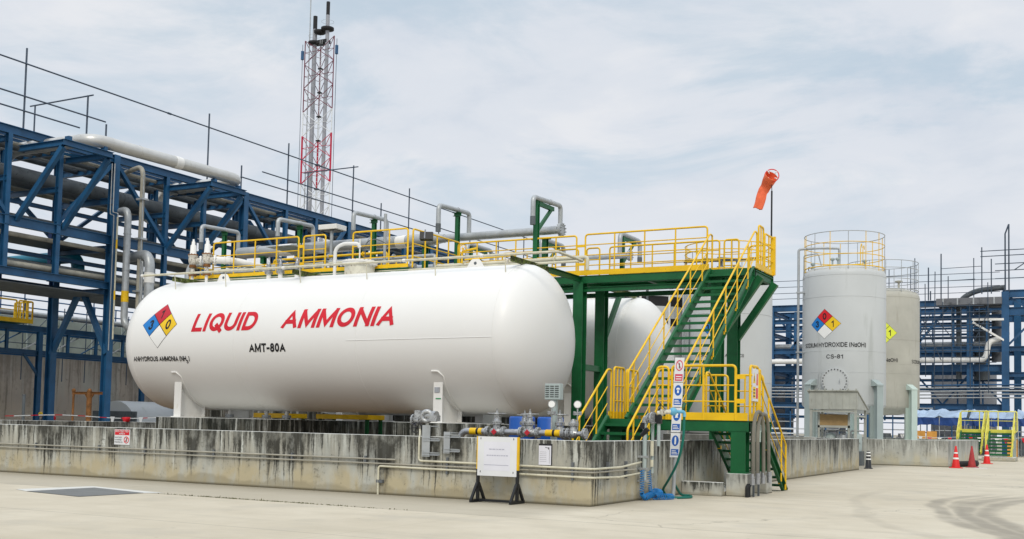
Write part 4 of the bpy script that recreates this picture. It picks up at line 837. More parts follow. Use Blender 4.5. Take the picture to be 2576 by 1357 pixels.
m.add([(-.84, -.0255, .76), (-.835, -.0255, .76), (-.835, -.0255, 1.06), (-.84, -.0255, 1.06)], [(0, 1, 2, 3)]); m.build('print', 'blacktxt', t)
t = thing('restricted_sign', 'red and white RESTRICTED AREA sign fixed to the front dike wall', 'sign', (-11.97, -.02, .8))
x0, x1, z0, z1 = -12.22, -11.72, .80, 1.155
MB().box(x0, x1, -.016, -.004, z0, z1).build('plate', 'signwhite', t); fl = flat((x0, -.018, z0), (1, 0, 0), (0, 0, 1))
m = MB(); wrap(m, [(.015, .225), (.485, .225), (.485, .345), (.015, .345)], [(0, 1, 2, 3)], fl); m.build('red_band', 'red', t)
fl2 = flat((x0, -.0205, z0), (1, 0, 0), (0, 0, 1))
m = MB(); wrap(m, *text_fit('RESTRICTED', .03, .47, .293, .042, 0, .02), fl2); wrap(m, *text_fit('AREA', .15, .35, .238, .042, 0, .02), fl2); m.build('lettering', 'signwhite', t)
m = MB()
for i, s_ in enumerate(('DO NOT ENTER', 'AUTHORIZED', 'PERSONNEL ONLY')): wrap(m, *text_fit(s_, .02, .30 if i == 2 else .25, .155 - i * .055, .03), fl2)
m.build('small_print', 'blacktxt', t)
m = MB(); m.ring((x0 + .395, -.019, z0 + .115), .072, .009, 28, (0, 1, 0)); m.bar((x0 + .345, -.021, z0 + .065), (x0 + .445, -.021, z0 + .165), .004, .012); m.build('prohibition_ring', 'red', t)
m = MB(); m.ball((x0 + .395, -.018, z0 + .155), .012, 10, sy=.2); m.box(x0 + .383, x0 + .407, -.021, -.018, z0 + .07, z0 + .142); m.build('walker', 'blacktxt', t)
# PPE sign column
t = thing('safety_sign_column', 'tall white column of blue round safety signs on a grey pole by the dike corner', 'sign post', (.36, 3.4, 0))
lean = .045; ux = V((.93, .37, 0)); fc = V((.37, -.93, 0))
MB().cyl((.345, 3.46, 0), (.345 + lean * 2.7, 3.46, 2.7), .042, n=14).box(.24, .46, 3.36, 3.56, 0, .02).build('pole', 'galv', t)
for k in range(4):
    za = .86 + k * .525; zb = za + .50; o = V((.345 + lean * za, 3.4, za)) - ux * .098; upv = V((lean, 0, 1)); fl = flat(o + fc * .010, ux, upv); W_ = .196
    m = MB(); m.prism([(0, 0), (W_, 0), (W_, .505), (0, .505)], o + fc * .008, ux, upv, -fc * .012); pn = m.build('panel', 'signwhite', t)
    circ = lambda r, cy, n=24, cx=.098: ([(cx + r * math.cos(2 * math.pi * i / n), cy + r * 1.55 * math.sin(2 * math.pi * i / n)) for i in range(n)], [tuple(range(n))])
    mt = 'signblue'
    if k < 3:
        m = MB(); wrap(m, *circ(.072, .345), fl); m.build('disc', 'signblue', pn); m = MB(); wrap(m, [(.02, .04), (.176, .04), (.176, .17), (.02, .17)], [(0, 1, 2, 3)], fl); m.build('caption', 'signblue', pn)
        f3 = lambda x, y, z=0, fl=fl: fl(x, y) + fc * .003; m = MB()
        if k == 0: wrap(m, [(.082, .27), (.114, .27), (.118, .36), (.112, .42), (.098, .43), (.082, .40)], [(0, 1, 2, 3, 4, 5)], f3)
        if k == 1: wrap(m, *circ(.032, .375, 16), f3); wrap(m, [(.062, .30), (.134, .30), (.120, .33), (.076, .33)], [(0, 1, 2, 3)], lambda x, y, z=0: f3(x, y) + fc * .002)
        if k == 2: wrap(m, [(.064, .36), (.132, .36), (.132, .385), (.118, .40), (.078, .40), (.064, .385)], [(0, 1, 2, 3, 4, 5)], f3); wrap(m, [(.08, .29), (.116, .29), (.116, .345), (.08, .345)], [(0, 1, 2, 3)], f3)
        for j in range(3): wrap(m, [(.035, .065 + j * .032), (.16 - .02 * j, .065 + j * .032), (.16 - .02 * j, .078 + j * .032), (.035, .078 + j * .032)], [(0, 1, 2, 3)], f3)
        m.build('pictogram', 'nwhite', pn)
    else:
        m = MB(); wrap(m, [(.02, .02), (.176, .02), (.176, .16), (.02, .16)], [(0, 1, 2, 3)], fl); m.build('caption', 'signpink', pn)
        m = MB(); n = 28; ro, ri = circ(.074, .34, n)[0], circ(.058, .34, n)[0]
        wrap(m, ro + ri, [(i, (i + 1) % n, n + (i + 1) % n, n + i) for i in range(n)], fl); wrap(m, [(.05, .415), (.06, .425), (.146, .265), (.136, .255)], [(0, 1, 2, 3)], lambda x, y, z=0: fl(x, y) + fc * .002); m.build('prohibition_ring', 'signpink', pn)
        m = MB(); wrap(m, [(.09, .28), (.106, .28), (.106, .38), (.098, .40), (.09, .38)], [(0, 1, 2, 3, 4)], lambda x, y, z=0: fl(x, y) + fc * .003); m.build('pictogram', 'blacktxt', pn)
        m = MB()
        for j in range(2): wrap(m, [(.04, .05 + j * .05), (.155, .05 + j * .05), (.155, .068 + j * .05), (.04, .068 + j * .05)], [(0, 1, 2, 3)], lambda x, y, z=0: fl(x, y) + fc * .003)
        m.build('caption_print', 'nwhite', pn)
# ------------------------------------------------------------------ pipe drops, hoses at the east wall
t = thing('loading_connection', 'weathered loading pipe with grey flange and black lever valve over the dike wall', 'loading valve', (.2, 2.4, .3))
m = MB(); m.cyl((.13, 2.35, .35), (.13, 2.35, 1.62), .042, n=12); m.cyl((.24, 2.5, .55), (.24, 2.5, 1.55), .03, n=10); m.build('riser', 'mint2', t)
MB().cyl((.245, 2.46, .9), (.245, 2.46, 1.2), .036, n=10).cyl((.24, 2.47, .68), (.24, 2.47, .82), .036, n=10).build('pale_sleeve', 'cream', t)
m = MB(); m.tube([(.13, 2.35, 1.55), (.13, 2.35, 1.66), (.26, 2.35, 1.66)], .06, 12, .08); m.flange((.30, 2.35, 1.66), (1, -.25, 0), .125, .04); m.flange((.22, 2.35, 1.66), (1, -.25, 0), .10, .03); m.build('flange', 'silver', t)
MB().cyl((.07, 2.33, 1.3), (.2, 2.33, 1.44), .05, n=10).box(.06, .14, 2.26, 2.36, 1.44, 1.56).build('dark_coupling', 'black', t); MB().box(.33, .45, 2.38, 2.48, 1.55, 1.72).build('dark_coupling', 'black', t)
m = MB(); m.cyl((.36, 2.42, 1.76), (.62, 2.55, 1.80), .045, n=12); m.flange((.44, 2.46, 1.77), (1, .5, .1), .07, .03, 6); m.build('ball_valve', 'rusty', t); MB().bar((.52, 2.46, 1.84), (.36, 2.4, 2.02), .03, .012).build('lever', 'black', t)
MB().cyl((.39, 2.44, 1.10), (.39, 2.44, 1.58), .035, n=10).build('drop_leg', 'mint2', t); MB().ball((.64, 2.58, 1.80), .085, 14).build('blue_bulb', 'cyan', t); MB().tube([(.66, 2.7, 1.80), (.78, 2.85, 1.80), (.78, 2.85, 1.70)], .035, 10, .05).build('blue_elbow', 'cyan', t)
for z in (.38, .62, .86): MB().box(.002, .2, 2.3, 2.42, z, z + .04).build('clamp', 'galv', t)
t = thing('garden_hose', 'green rubber hose hanging from the valve and looped on the ground by the sign pole', 'hose', (.4, 3.4, 0))
MB().tube([(.78, 2.85, 1.72), (.76, 2.88, 1.2), (.60, 3.0, .75), (.32, 3.3, .42), (.02, 3.7, .15), (-.02 + .04, 3.95, .03), (.20, 3.42, .026), (.45, 3.36, .026), (.66, 3.75, .026), (.42, 4.35, .026), (.30, 4.1, .03), (.30, 3.75, .24), (.33, 3.52, .36)], .027, 10, .35, segs=7).build('hose', 'hosegreen', t)
def coil(pts, rad, turns, r, name, mt, parent):
    pts = [V(p) for p in pts]; out_ = []; n = turns * 10
    for i in range(n + 1):
        k = i / n * (len(pts) - 1); j = min(int(k), len(pts) - 2); p = pts[j].lerp(pts[j + 1], k - j); d = pts[j + 1] - pts[j]; x, y, _ = frame(d); a = i / 10 * 2 * math.pi
        out_.append(p + (x * math.cos(a) + y * math.sin(a)) * rad)
    MB().tube(out_, r, 5).build(name, mt, parent)
t = thing('air_hose', 'bright blue coiled air hose hanging on the wall and heaped on the ground', 'hose', (.15, 2.7, 0))
coil([(.11, 2.28, .62), (.11, 2.28, .14), (.13, 2.36, .065)], .042, 20, .008, 'coil', 'hoseblue', t); coil([(.15, 2.55, .60), (.16, 2.6, .28), (.17, 2.64, .1)], .038, 14, .008, 'coil', 'hoseblue', t)
coil([(.13, 2.36, .06), (.16, 2.6, .10), (.20, 2.82, .17), (.26, 2.95, .14), (.22, 2.7, .07), (.36, 2.95, .06), (.42, 3.2, .05)], .062, 34, .009, 'coil_heap', 'hoseblue', t)
t = thing('hose_rack', 'two thick grey hoses arched over a bracket beside the front landing post', 'hose', (1.6, 5.6, 0))
for j, (ya, yb, x, zt_) in enumerate(((4.95, 5.75, 1.62, 1.86), (5.35, 6.25, 1.60, 1.82))): MB().tube([(x, ya, .42), (x, ya, zt_ - .35), (x, ya + .2, zt_), (x, yb - .2, zt_), (x, yb, zt_ - .35), (x, yb + .04, .45)], .042, 12, .3, segs=7).build('hose', 'hosegrey', t)
for ya in (4.95, 5.35, 5.79, 6.29): m = MB(); m.cyl((1.61, ya, .28), (1.61, ya, .52), .05, n=10); m.flange((1.61, ya, .45), (0, 0, 1), .06, .02, 4); m.build('coupling', 'steel', t)
MB().box(1.50, 1.56, 5.3, 6.0, 1.42, 1.58).box(1.46, 1.60, 5.6, 5.62, 1.2, 1.45).build('bracket', 'mint', t)
for y in (5.35, 5.75): MB().box(1.5, 1.54, y - .02, y + .02, 0, 1.5).build('bracket_post', 'grime', t)
t = thing('rubber_chock', 'pair of short black rubber pipe stubs leaning on the plinth', 'rubber', (1.5, 5.35, 0))
for y in (5.05, 5.18): MB().tube([(1.46, y, 0), (1.46, y, .22), (1.46, y + .08, .26)], .04, 10, .05).build('stub', 'rubber', t)
# under the tank
for x, y, lb in ((-16.21, 8.2, 'grey bottom outlet valve under the left end of the lettered tank'), (-14.7, 8.2, 'grey bottom outlet valve with handwheel in the shade under the lettered tank'), (-13.9, 8.2, 'grey bottom outlet valve, right of the handwheel one, under the lettered tank')):
    t = thing('outlet_valve', lb, 'valve', (x, y, .8), 'outlet valves under the lettered tank')
    m = MB(); m.cyl((x, y, .9), (x, y, 1.75), .06, n=12); m.build('nozzle', 'offwhite', t); m = MB(); bolted(m, (x, y, 1.55), (0, 0, 1), .14); m.ball((x, y, 1.3), .16, 14); bolted(m, (x, y, 1.08), (0, 0, 1), .14); m.build('body', 'galv', t)
    if x == -14.7: m = MB(); hwheel(m, (x + .35, y - .25, 1.2), .17, (.4, -.9, 0), 6, .014); m.build('handwheel', 'silver', t)
t = thing('operator_step', 'green and yellow operating step in the shade under the tanks', 'step', (-16.5, 12.6, 0))
for xa, xb in ((-19.0, -17.1), (-15.9, -13.7)):
    MB().box(xa, xb, 12.2, 13.2, 1.52, 1.68).build('deck', 'yellow', t)
    for x in (xa + .1, xb - .1):
        for y in (12.3, 13.1): MB().box(x - .05, x + .05, y - .05, y + .05, .03, 1.52).build('leg', 'green', t)

for x, y, lb in ((-3.1, 3.2, 'left bright blue plastic drum inside the dike behind the manifold valves'), (-2.45, 3.3, 'right bright blue plastic drum inside the dike behind the manifold valves')):
    tag(MB().lathe((x, y, .03), (0, 0, 1), [(.001, 0), (.28, 0), (.29, .05), (.29, .5), (.305, .53), (.305, .57), (.29, .6), (.29, 1.2), (.305, 1.23), (.305, 1.27), (.29, 1.3), (.29, 1.58), (.27, 1.62), (.001, 1.60)], 28).build('plastic_drum', 'drum'), lb, 'drum', 'blue drums inside the dike')
# ------------------------------------------------------------------ vertical tanks
def vmap(cx, cy, rad):
    th0 = math.atan2(-18.42 - cy, 8.15 - cx)
    def fn(s, z, lift=.004):
        a = th0 + s / rad; return V((cx + (rad + lift) * math.cos(a), cy + (rad + lift) * math.sin(a), z))
    return fn
def vtank(cx, cy, rad, z0, z1, label, mt, legs, rail, seams, legmt, ladder=True):
    t = thing('vertical_tank', label, 'storage tank', (cx, cy, 0), 'upright chemical tanks')
    prof = [(.001, z0 - rad * .24)] + [(rad * math.sin(R(a)), z0 - rad * .24 * math.cos(R(a))) for a in (20, 40, 55, 68, 80)]
    prof += [(rad, z0), (rad, z0 + (z1 - z0) * .5), (rad, z1 - .28), (rad * .985, z1 - .16), (rad * .95, z1 - .05), (rad * .88, z1 + .04), (rad * .7, z1 + .15), (rad * .4, z1 + .26), (.001, z1 + .30)]
    sh = MB().lathe((cx, cy, 0), (0, 0, 1), prof, 72)
    for z in seams: MB().ring((cx, cy, z), rad + .001, .010, 72, k=5).build('weld_seam', mt, t)
    for k in range(10):
        a = 2 * math.pi * k / 10 + .4; sh.tube([(cx + (rad + .002) * math.cos(a), cy + (rad + .002) * math.sin(a), z1 - .3), (cx + rad * .953 * math.cos(a), cy + rad * .953 * math.sin(a), z1 - .03), (cx + rad * .72 * math.cos(a), cy + rad * .72 * math.sin(a), z1 + .15)], .008, 4)
    sh.build('shell', mt, t)
    th0 = math.atan2(-18.42 - cy, 8.15 - cx)
    if legs:
        for da in (-45, 45, 135, 225):
            a = th0 + R(da); u = V((math.cos(a), math.sin(a), 0)); s = V((-u.y, u.x, 0)); q = V((cx, cy, 0)) + u * (rad + .16); zt = z0 + 1.18
            m = MB(); m.ibeam(q + V((0, 0, .05)), q + V((0, 0, zt - .28)), .44, .40, .03, u); m.prism([(-.2, zt - .30), (.24, zt - .30), (.24, zt - .24), (-.12, zt), (-.2, zt)], q - s * .21, u, (0, 0, 1), s * .42)
            m.prism([(-.5, z0 + .1), (0, z0 - .5), (0, zt - .3), (-.3, zt - .3)], q - s * .02, u, (0, 0, 1), s * .04); m.build('leg', legmt, t)
    zr = z1 + .03; R2 = rad * .965
    for i, dz in enumerate(rail):
        MB().ring((cx, cy, zr + dz), R2, .020 if i else .028, 64).build('rail_ring', 'galv' if dz > 1.5 or mt == 'dirtytank' else 'yellow', t)
    for k in range(14):
        a = th0 + .1 + 2 * math.pi * k / 14; MB().cyl((cx + R2 * math.cos(a), cy + R2 * math.sin(a), zr - .12), (cx + R2 * math.cos(a), cy + R2 * math.sin(a), zr + rail[-1]), .018, n=6).build('stanchion', 'galv' if k % 3 == 0 or mt == 'dirtytank' else 'yellow', t)
    return t, vmap(cx, cy, rad), th0
def letter_v(parent, fn, s, x0, x1, z, cap, mt='blacktxt', bold=.03): m = MB(); wrap(m, *text_fit(s, x0, x1, z, cap, 0, bold), lambda x, y, q=0: fn(x, y, .006 + q), .14); return m.build('lettering', mt, parent)
# near caustic tank
t, fn, th = vtank(-2.85, 37, 1.985, 2.78, 9.36, 'tall grey upright tank lettered SODIUM HYDROXIDE and CS-81 with a clean four-colour diamond', 'greytank', True, (.06, .62, 1.2, 1.72), (9.0, 7.95, 5.32, 4.3, 2.79), 'mint2')
diamond(fn, -.92, 6.62, .80, .73, '031', t, .12)
letter_v(t, fn, 'SODIUM HYDROXIDE (NaOH)', -2.23, 1.05, 5.50, .22); letter_v(t, fn, 'CS-81', -.82, -.03, 4.94, .20)
a = th - .2; u = V((math.cos(a), math.sin(a), 0)); q = V((-2.85, 37, 3.86)) + u * 1.97
m = MB(); m.use('greytank'); m.cyl(q - u * .2, q + u * .09, .62, n=40); m.use('soot'); s_ = V((-u.y, u.x, 0))
for k in range(24): b = 2 * math.pi * k / 24; c = q + u * .1 + (s_ * math.cos(b) + V((0, 0, 1)) * math.sin(b)) * .56; m.cyl(c - u * .03, c + u * .03, .028, n=6)
m.build('manhole', None, t); MB().tube([q + u * .14 + s_ * .25 + V((0, 0, -.12)), q + u * .2 + s_ * .25, q + u * .14 + s_ * .25 + V((0, 0, .12))], .015, 6).build('handle', 'galv', t)
MB().tube([q - s_ * .66 + u * .02 + V((0, 0, -.3)), q - s_ * .78 + u * .06 + V((0, 0, -.3)), q - s_ * .78 + u * .06 + V((0, 0, .34)), q - s_ * .6 + u * .06 + V((0, 0, .34))], .018, 6).build('davit', 'galv', t)
m = MB(); m.tube([(-4.86, 36.0, .2), (-4.86, 36.0, 10.46), (-3.9, 36.2, 10.5), (-3.0, 36.6, 10.5), (-3.0, 36.6, 9.6)], .062, 10, .12); m.build('side_pipe', 'galv', t)
m = MB(); m.tube([(-4.62, 36.1, 8.9), (-4.62, 36.1, 10.15), (-3.9, 36.0, 10.2), (-3.75, 36, 9.6)], .03, 8, .1); m.build('vent_pipe', 'galv', t)
MB().box(-4.95, -4.4, 35.9, 36.1, 8.25, 8.33).box(-4.95, -4.5, 35.9, 36.1, 5.3, 5.36).build('pipe_bracket', 'galv', t)
for x, y, zh in ((-3.25, 36.2, 9.98), (-2.95, 36.0, 9.95), (-1.7, 36.1, 9.8), (-4.15, 36.0, 9.75)): m = MB(); m.cyl((x, y, 9.4), (x, y, zh - .12), .045, n=8); m.lathe((x, y, zh - .14), (0, 0, 1), [(.06, 0), (.11, .03), (.12, .1), (.05, .14)], 14); m.build('vent_cap', 'mint2', t)
for y in (36.4, 37.0): MB().tube([(-1.95, y, 9.45), (-1.95, y, 10.5), (-1.95, y + .25, 10.72), (-1.95, y + .4, 10.5)], .02, 6, .15).build('ladder_hoop', 'yellow', t)
# far caustic tank
t, fn, th = vtank(-2.2, 44, 1.95, 2.85, 9.05, 'stained beige upright tank half hidden behind the clean grey one, with a lime diamond', 'dirtytank', True, (.06, .62, 1.2, 1.6), (8.7, 6.4, 5.1, 4.6, 2.86), 'mint')
diamond(fn, 0, 6.75, .79, .76, ' 31', t, .12, ('lime', 'lime', 'lime', 'lime')); letter_v(t, fn, 'SODIUM HYDROXIDE (NaOH)', -2.2, .82, 5.2, .2); letter_v(t, fn, 'SODIUM HYDROXIDE (NaOH)', 1.72, 4.7, 5.16, .2, bold=.02)
m = MB(); m.cyl((-1.2, 43.2, 9.0), (-1.2, 43.2, 9.6), .06, n=10); m.lathe((-1.2, 43.2, 9.55), (0, 0, 1), [(.08, 0), (.2, .02), (.2, .08), (.05, .12)], 14); m.build('vent_cap', 'dirtytank', t)
for k in (0, 1): MB().tube([(-2.3 + k * .4, 43.2, 9.2), (-2.3 + k * .4, 43.2, 10.3)], .02, 6).build('ladder_hoop', 'galv', t)
# acid tank behind the stair
t, fn, th = vtank(-4.2, 22, 1.67, 1.35, 7.28, 'grey upright acid tank seen through the treads of the tall stair', 'greytank', False, (.05, .4, .76, 1.06), (6.9, 5.7, 3.2, 2.0), 'mint2')
MB().cyl((-4.2, 22, .03), (-4.2, 22, 1.4), 1.55, n=60).build('skirt', 'mint2', t)
diamond(fn, -.47, 5.17, .50, .49, '031', t, .1); letter_v(t, fn, 'HYDROCHLORIC ACID (HCl)', -1.23, .62, 4.09, .115, bold=.02); letter_v(t, fn, '0', -.26, -.16, 3.78, .17)
m = MB()
for dx in (-.55, .1, .7): MB().tube([(-4.2 + dx, 20.9, 7.45), (-4.2 + dx, 20.9, 7.72), (-4.9 + dx, 20.7, 7.78)], .05, 8, .1).build('roof_pipe', 'grime', t)
m.tube([(-5.6, 21.0, 7.74), (-2.9, 21.2, 7.76)], .045, 8); m.build('roof_pipe', 'grime', t)
for k in range(3): MB().flange((-4.75 + k * .62, 20.9, 7.45), (0, 0, 1), .15, .05).build('roof_flange', 'silver', t)
MB().cyl((-5.5, 20.72, .1), (-5.5, 20.72, 6.9), .045, n=10).build('side_pipe', 'galv', t); MB().cyl((-5.22, 20.62, .1), (-5.22, 20.62, 5.5), .025, n=8).build('level_gauge', 'grime', t)
# banded process vessel
t = thing('process_vessel', 'white rounded vessel with black bands behind the rear white tank', 'vessel', (-7.55, 22.4, 0))
m = MB(); m.lathe((-7.55, 22.4, 0), (0, 0, 1), [(1.6, .05), (1.62, 3), (1.62, 5.36)], 56); m.lathe((-7.55, 22.4, 0), (0, 0, 1), [(1.62, 5.65), (1.62, 6.12)], 56); m.lathe((-7.55, 22.4, 0), (0, 0, 1), [(1.62, 6.50), (1.60, 6.58), (1.5, 6.68), (1.2, 6.78), (.001, 6.85)], 56); m.build('shell', 'greytank', t)
for z0, z1 in ((5.36, 5.65), (6.12, 6.50)): MB().lathe((-7.55, 22.4, 0), (0, 0, 1), [(1.60, z0), (1.60, z1)], 56).build('black_band', 'soot', t)
for dx, dy in ((.30, -1.61), (1.27, -1.05), (-.6, -1.53)): MB().cyl((-7.55 + dx, 22.4 + dy, 1), (-7.55 + dx, 22.4 + dy, 6.6), .05, n=10).build('rib', 'offwhite', t)
MB().cyl((-6.9, 20.6, .5), (-6.9, 20.6, 7.2), .05, n=10).build('dark_pipe', 'grime', t); MB().tube([(-9.4, 20.5, 6.95), (-6.6, 20.5, 6.93), (-6.3, 21, 6.9)], .06, 8, .2).build('yellow_pipe', 'yellow', t); MB().tube([(-9.2, 20.4, 7.1), (-6.2, 20.4, 7.06)], .045, 8).build('grey_pipe', 'galv', t)

# ------------------------------------------------------------------ shelter, small yard things on the right
t = thing('equipment_shelter', 'small weathered sheet-metal shelter in front of the clean grey tank', 'shelter', (-1.9, 31, 0))
m = MB()
for i in range(7): x = -2.92 + i * .289; m.box(x, x + .279, 29.98, 30.0, 2.42, 3.18); m.box(x + .277, x + .292, 29.965, 30.0, 2.42, 3.18)
m.build('fascia', 'sheet', t); m = MB(); m.prism([(0, 3.2), (2.6, 2.44), (2.6, 2.48), (0, 3.25)], (-3.0, 29.9, 0), (0, 1, 0), (0, 0, 1), (2.16, 0, 0))
for i in range(7): x = -2.92 + i * .33; m.prism([(0, 3.25), (2.6, 2.48), (2.6, 2.53), (0, 3.31)], (x, 29.88, 0), (0, 1, 0), (0, 0, 1), (.05, 0, 0))
m.build('roof', 'sheet', t); m = MB(); m.prism([(0, 2.42), (2.5, 2.42), (0, 3.16)], (-.9, 30.0, 0), (0, 1, 0), (0, 0, 1), (.02, 0, 0)); m.build('gable', 'sheet', t)
for x, y in ((-2.85, 30.06), (-.96, 30.06), (-2.85, 32.3), (-.96, 32.3)): MB().box(x - .05, x + .05, y - .05, y + .05, 0, 2.44).build('post', 'sheet', t)
MB().box(-2.8, -1.0, 30.04, 30.1, 2.3, 2.38).build('rail', 'sheet', t); MB().box(-.99, -.93, 30.1, 32.3, 2.1, 2.18).build('rail', 'sheet', t)
t = thing('notice_board', 'blank brown plywood board in a white frame under the shelter roof', 'board', (-2.0, 30.5, 0))
MB().box(-2.56, -1.36, 30.46, 30.5, 1.72, 2.12 + .08).build('board', 'board', t); m = MB(); m.box(-2.64, -1.28, 30.44, 30.52, 1.62, 1.72); m.box(-2.64, -2.56, 30.44, 30.52, 1.0, 2.28); m.box(-1.36, -1.28, 30.44, 30.52, 1.0, 2.28); m.build('frame', 'sheet', t)
for x in (-2.6, -1.32): MB().box(x - .04, x + .04, 30.45, 30.53, 0, 1.0).build('leg', 'sheet', t)
for i, (x, lb) in enumerate(((-2.2, 'left'), (-1.65, 'middle'), (-1.1, 'right'))):
    t = thing('pump', 'grey dosing pump on the floor of the shelter, the %s one' % lb, 'pump', (x, 31, 0), 'pumps under the shelter')
    m = MB(); m.lathe((x, 31.0, 0), (0, 0, 1), [(.22, .6), (.24, .7), (.24, 1.25), (.2, 1.35), (.1, 1.4), (.001, 1.42)], 20); m.cyl((x - .2, 30.9, 1.0), (x + .2, 30.9, 1.0), .1, n=14); m.build('motor', 'mint2' if i != 1 else 'galv', t); MB().box(x - .28, x + .28, 30.7, 31.3, .0, .62).build('base', 'grime', t); m = MB(); m.tube([(x - .2, 30.85, 1.2), (x - .2, 30.85, 1.5), (x + .25, 30.85, 1.5)], .035, 8, .08); m.build('pipe', 'galv', t)
def cone(x, y, label, h=.95, mt='cone', bands=True, r=.17):
    t = thing('traffic_cone', label, 'traffic cone', (x, y, 0), 'traffic cones by the lower dike wall')
    MB().lathe((x, y, 0), (0, 0, 1), [(r * 1.03, .035), (r * .98, .08), (.035, h - .01), (.02, h)], 24).build('body', mt, t)
    m = MB(); m.prism([(-r * 1.45, -r * 1.45), (r * 1.45, -r * 1.45), (r * 1.45, r * 1.45), (-r * 1.45, r * 1.45)], (x, y, 0), (.96, .28, 0), (-.28, .96, 0), (0, 0, .035)); m.build('base', mt, t, bevel=.012)
    if bands:
        for k0, k1 in ((.40, .475), (.655, .715)):
            f = lambda k: r * .98 + (k * h - .08) / (h - .09) * (.035 - r * .98) + .004
            MB().lathe((x, y, 0), (0, 0, 1), [(f(k0), k0 * h), (f(k1), k1 * h)], 24).build('reflective_band', 'nwhite', t)
cone(2.81, 32.3, 'nearest red traffic cone with white bands, at the corner of the lower dike wall'); cone(3.28, 34.1, 'faded dull-red traffic cone without bands beside the black pipe end', .95, 'cone2', False); cone(3.3, 41.4, 'red white-banded traffic cone farthest back, next to the stile', .97)
t = thing('delineator', 'short black delineator post with white bands at the far end of the near dike wall', 'delineator', (-.02 + .1, 27.2, 0))
MB().lathe((.08, 27.2, 0), (0, 0, 1), [(.17, 0), (.17, .03), (.12, .05), (.075, .62), (.06, .70), (.02, .71)], 18).build('body', 'black', t)
for z in (.36, .5, .62): MB().lathe((.08, 27.2, 0), (0, 0, 1), [(.128 - (z - .05) * .078, z), (.125 - (z + .0) * .078, z + .05)], 18).build('white_band', 'nwhite', t)
t = thing('drain_pipe', 'black open pipe end lying on the ground behind the faded cone', 'pipe', (3.0, 34.6, 0))
m = MB(); m.lathe((2.72, 33.9, .13), (.25, .97, 0), [(.10, 0), (.13, 0), (.13, 1.9), (.15, 1.95), (.15, 2.2), (.10, 2.2)], 20); m.build('pipe', 'rubber', t)
tag(MB().prism([(0, 0), (.6, .1), (.5, .35), (.1, .3)], (3.4, 33.2, .0), (1, 0, 0), (0, 1, 0), (0, 0, .012)).build('paper_litter', 'paperw'), 'scrap of pale paper litter on the ground by the cones', 'litter')
# lime stile over the far wall
t = thing('stair_stile', 'lime-yellow and green stile with two short flights at the far right', 'stile', (2.6, 52, 0))
m = MB(); m.box(1.0, 4.05, 50.9, 52.3, 1.62, 1.70); m.build('landing', 'lemon', t); MB().chan((1.0, 50.9, 1.66), (4.05, 50.9, 1.66), .2, -.08).build('edge_beam', 'lemon', t)
for (xa, xb, ya, za) in ((2.7, 3.95, 48.6, .25), (1.15, 2.35, 49.1, .4)):
    u = V((0, 50.9 - ya, 1.6 - za)); L = u.length; u.normalize()
    for x in (xa, xb): m = MB(); m.bar((x, ya, za), (x, 50.9, 1.6), .07, .2); m.build('stringer', 'green' if x == xa else 'lemon', t)
    for i in range(7): k = (i + .5) / 7; m = MB(); m.box(xa + .04, xb - .04, ya + (50.9 - ya) * k - .12, ya + (50.9 - ya) * k + .12, za + (1.6 - za) * k - .05, za + (1.6 - za) * k + .05); m.build('tread', 'green', t)
    for x in (xa - .06, xb + .06):
        m = MB(); a = V((x, ya, za)); b = V((x, 50.9, 1.6)); up = V((0, 0, 1.15)); m.tube([a, a + up, b + up, b], .03, 6, .08)
        for k in (.33, .66): m.cyl(a + up * k, b + up * k, .02, n=6); m.cyl(a.lerp(b, k), a.lerp(b, k) + up, .025, n=6)
        m.build('handrail', 'lemon', t)
for a, b in (((1.0, 52.3), (4.05, 52.3)), ((2.42, 50.9), (2.62, 50.9))): railpanel(t, (*a, 1.68), (*b, 1.68), 1.15, (.6,), 3, .03, 'lemon')
for x in (1.1, 2.55, 3.95):
    for y in (51.0, 52.2): MB().box(x - .06, x + .06, y - .06, y + .06, 0, 1.62).build('leg', 'mint2', t)
MB().box(2.5, 4.2, 47.9, 50.2, -.01, .22).build('concrete_step', 'plinth', t)
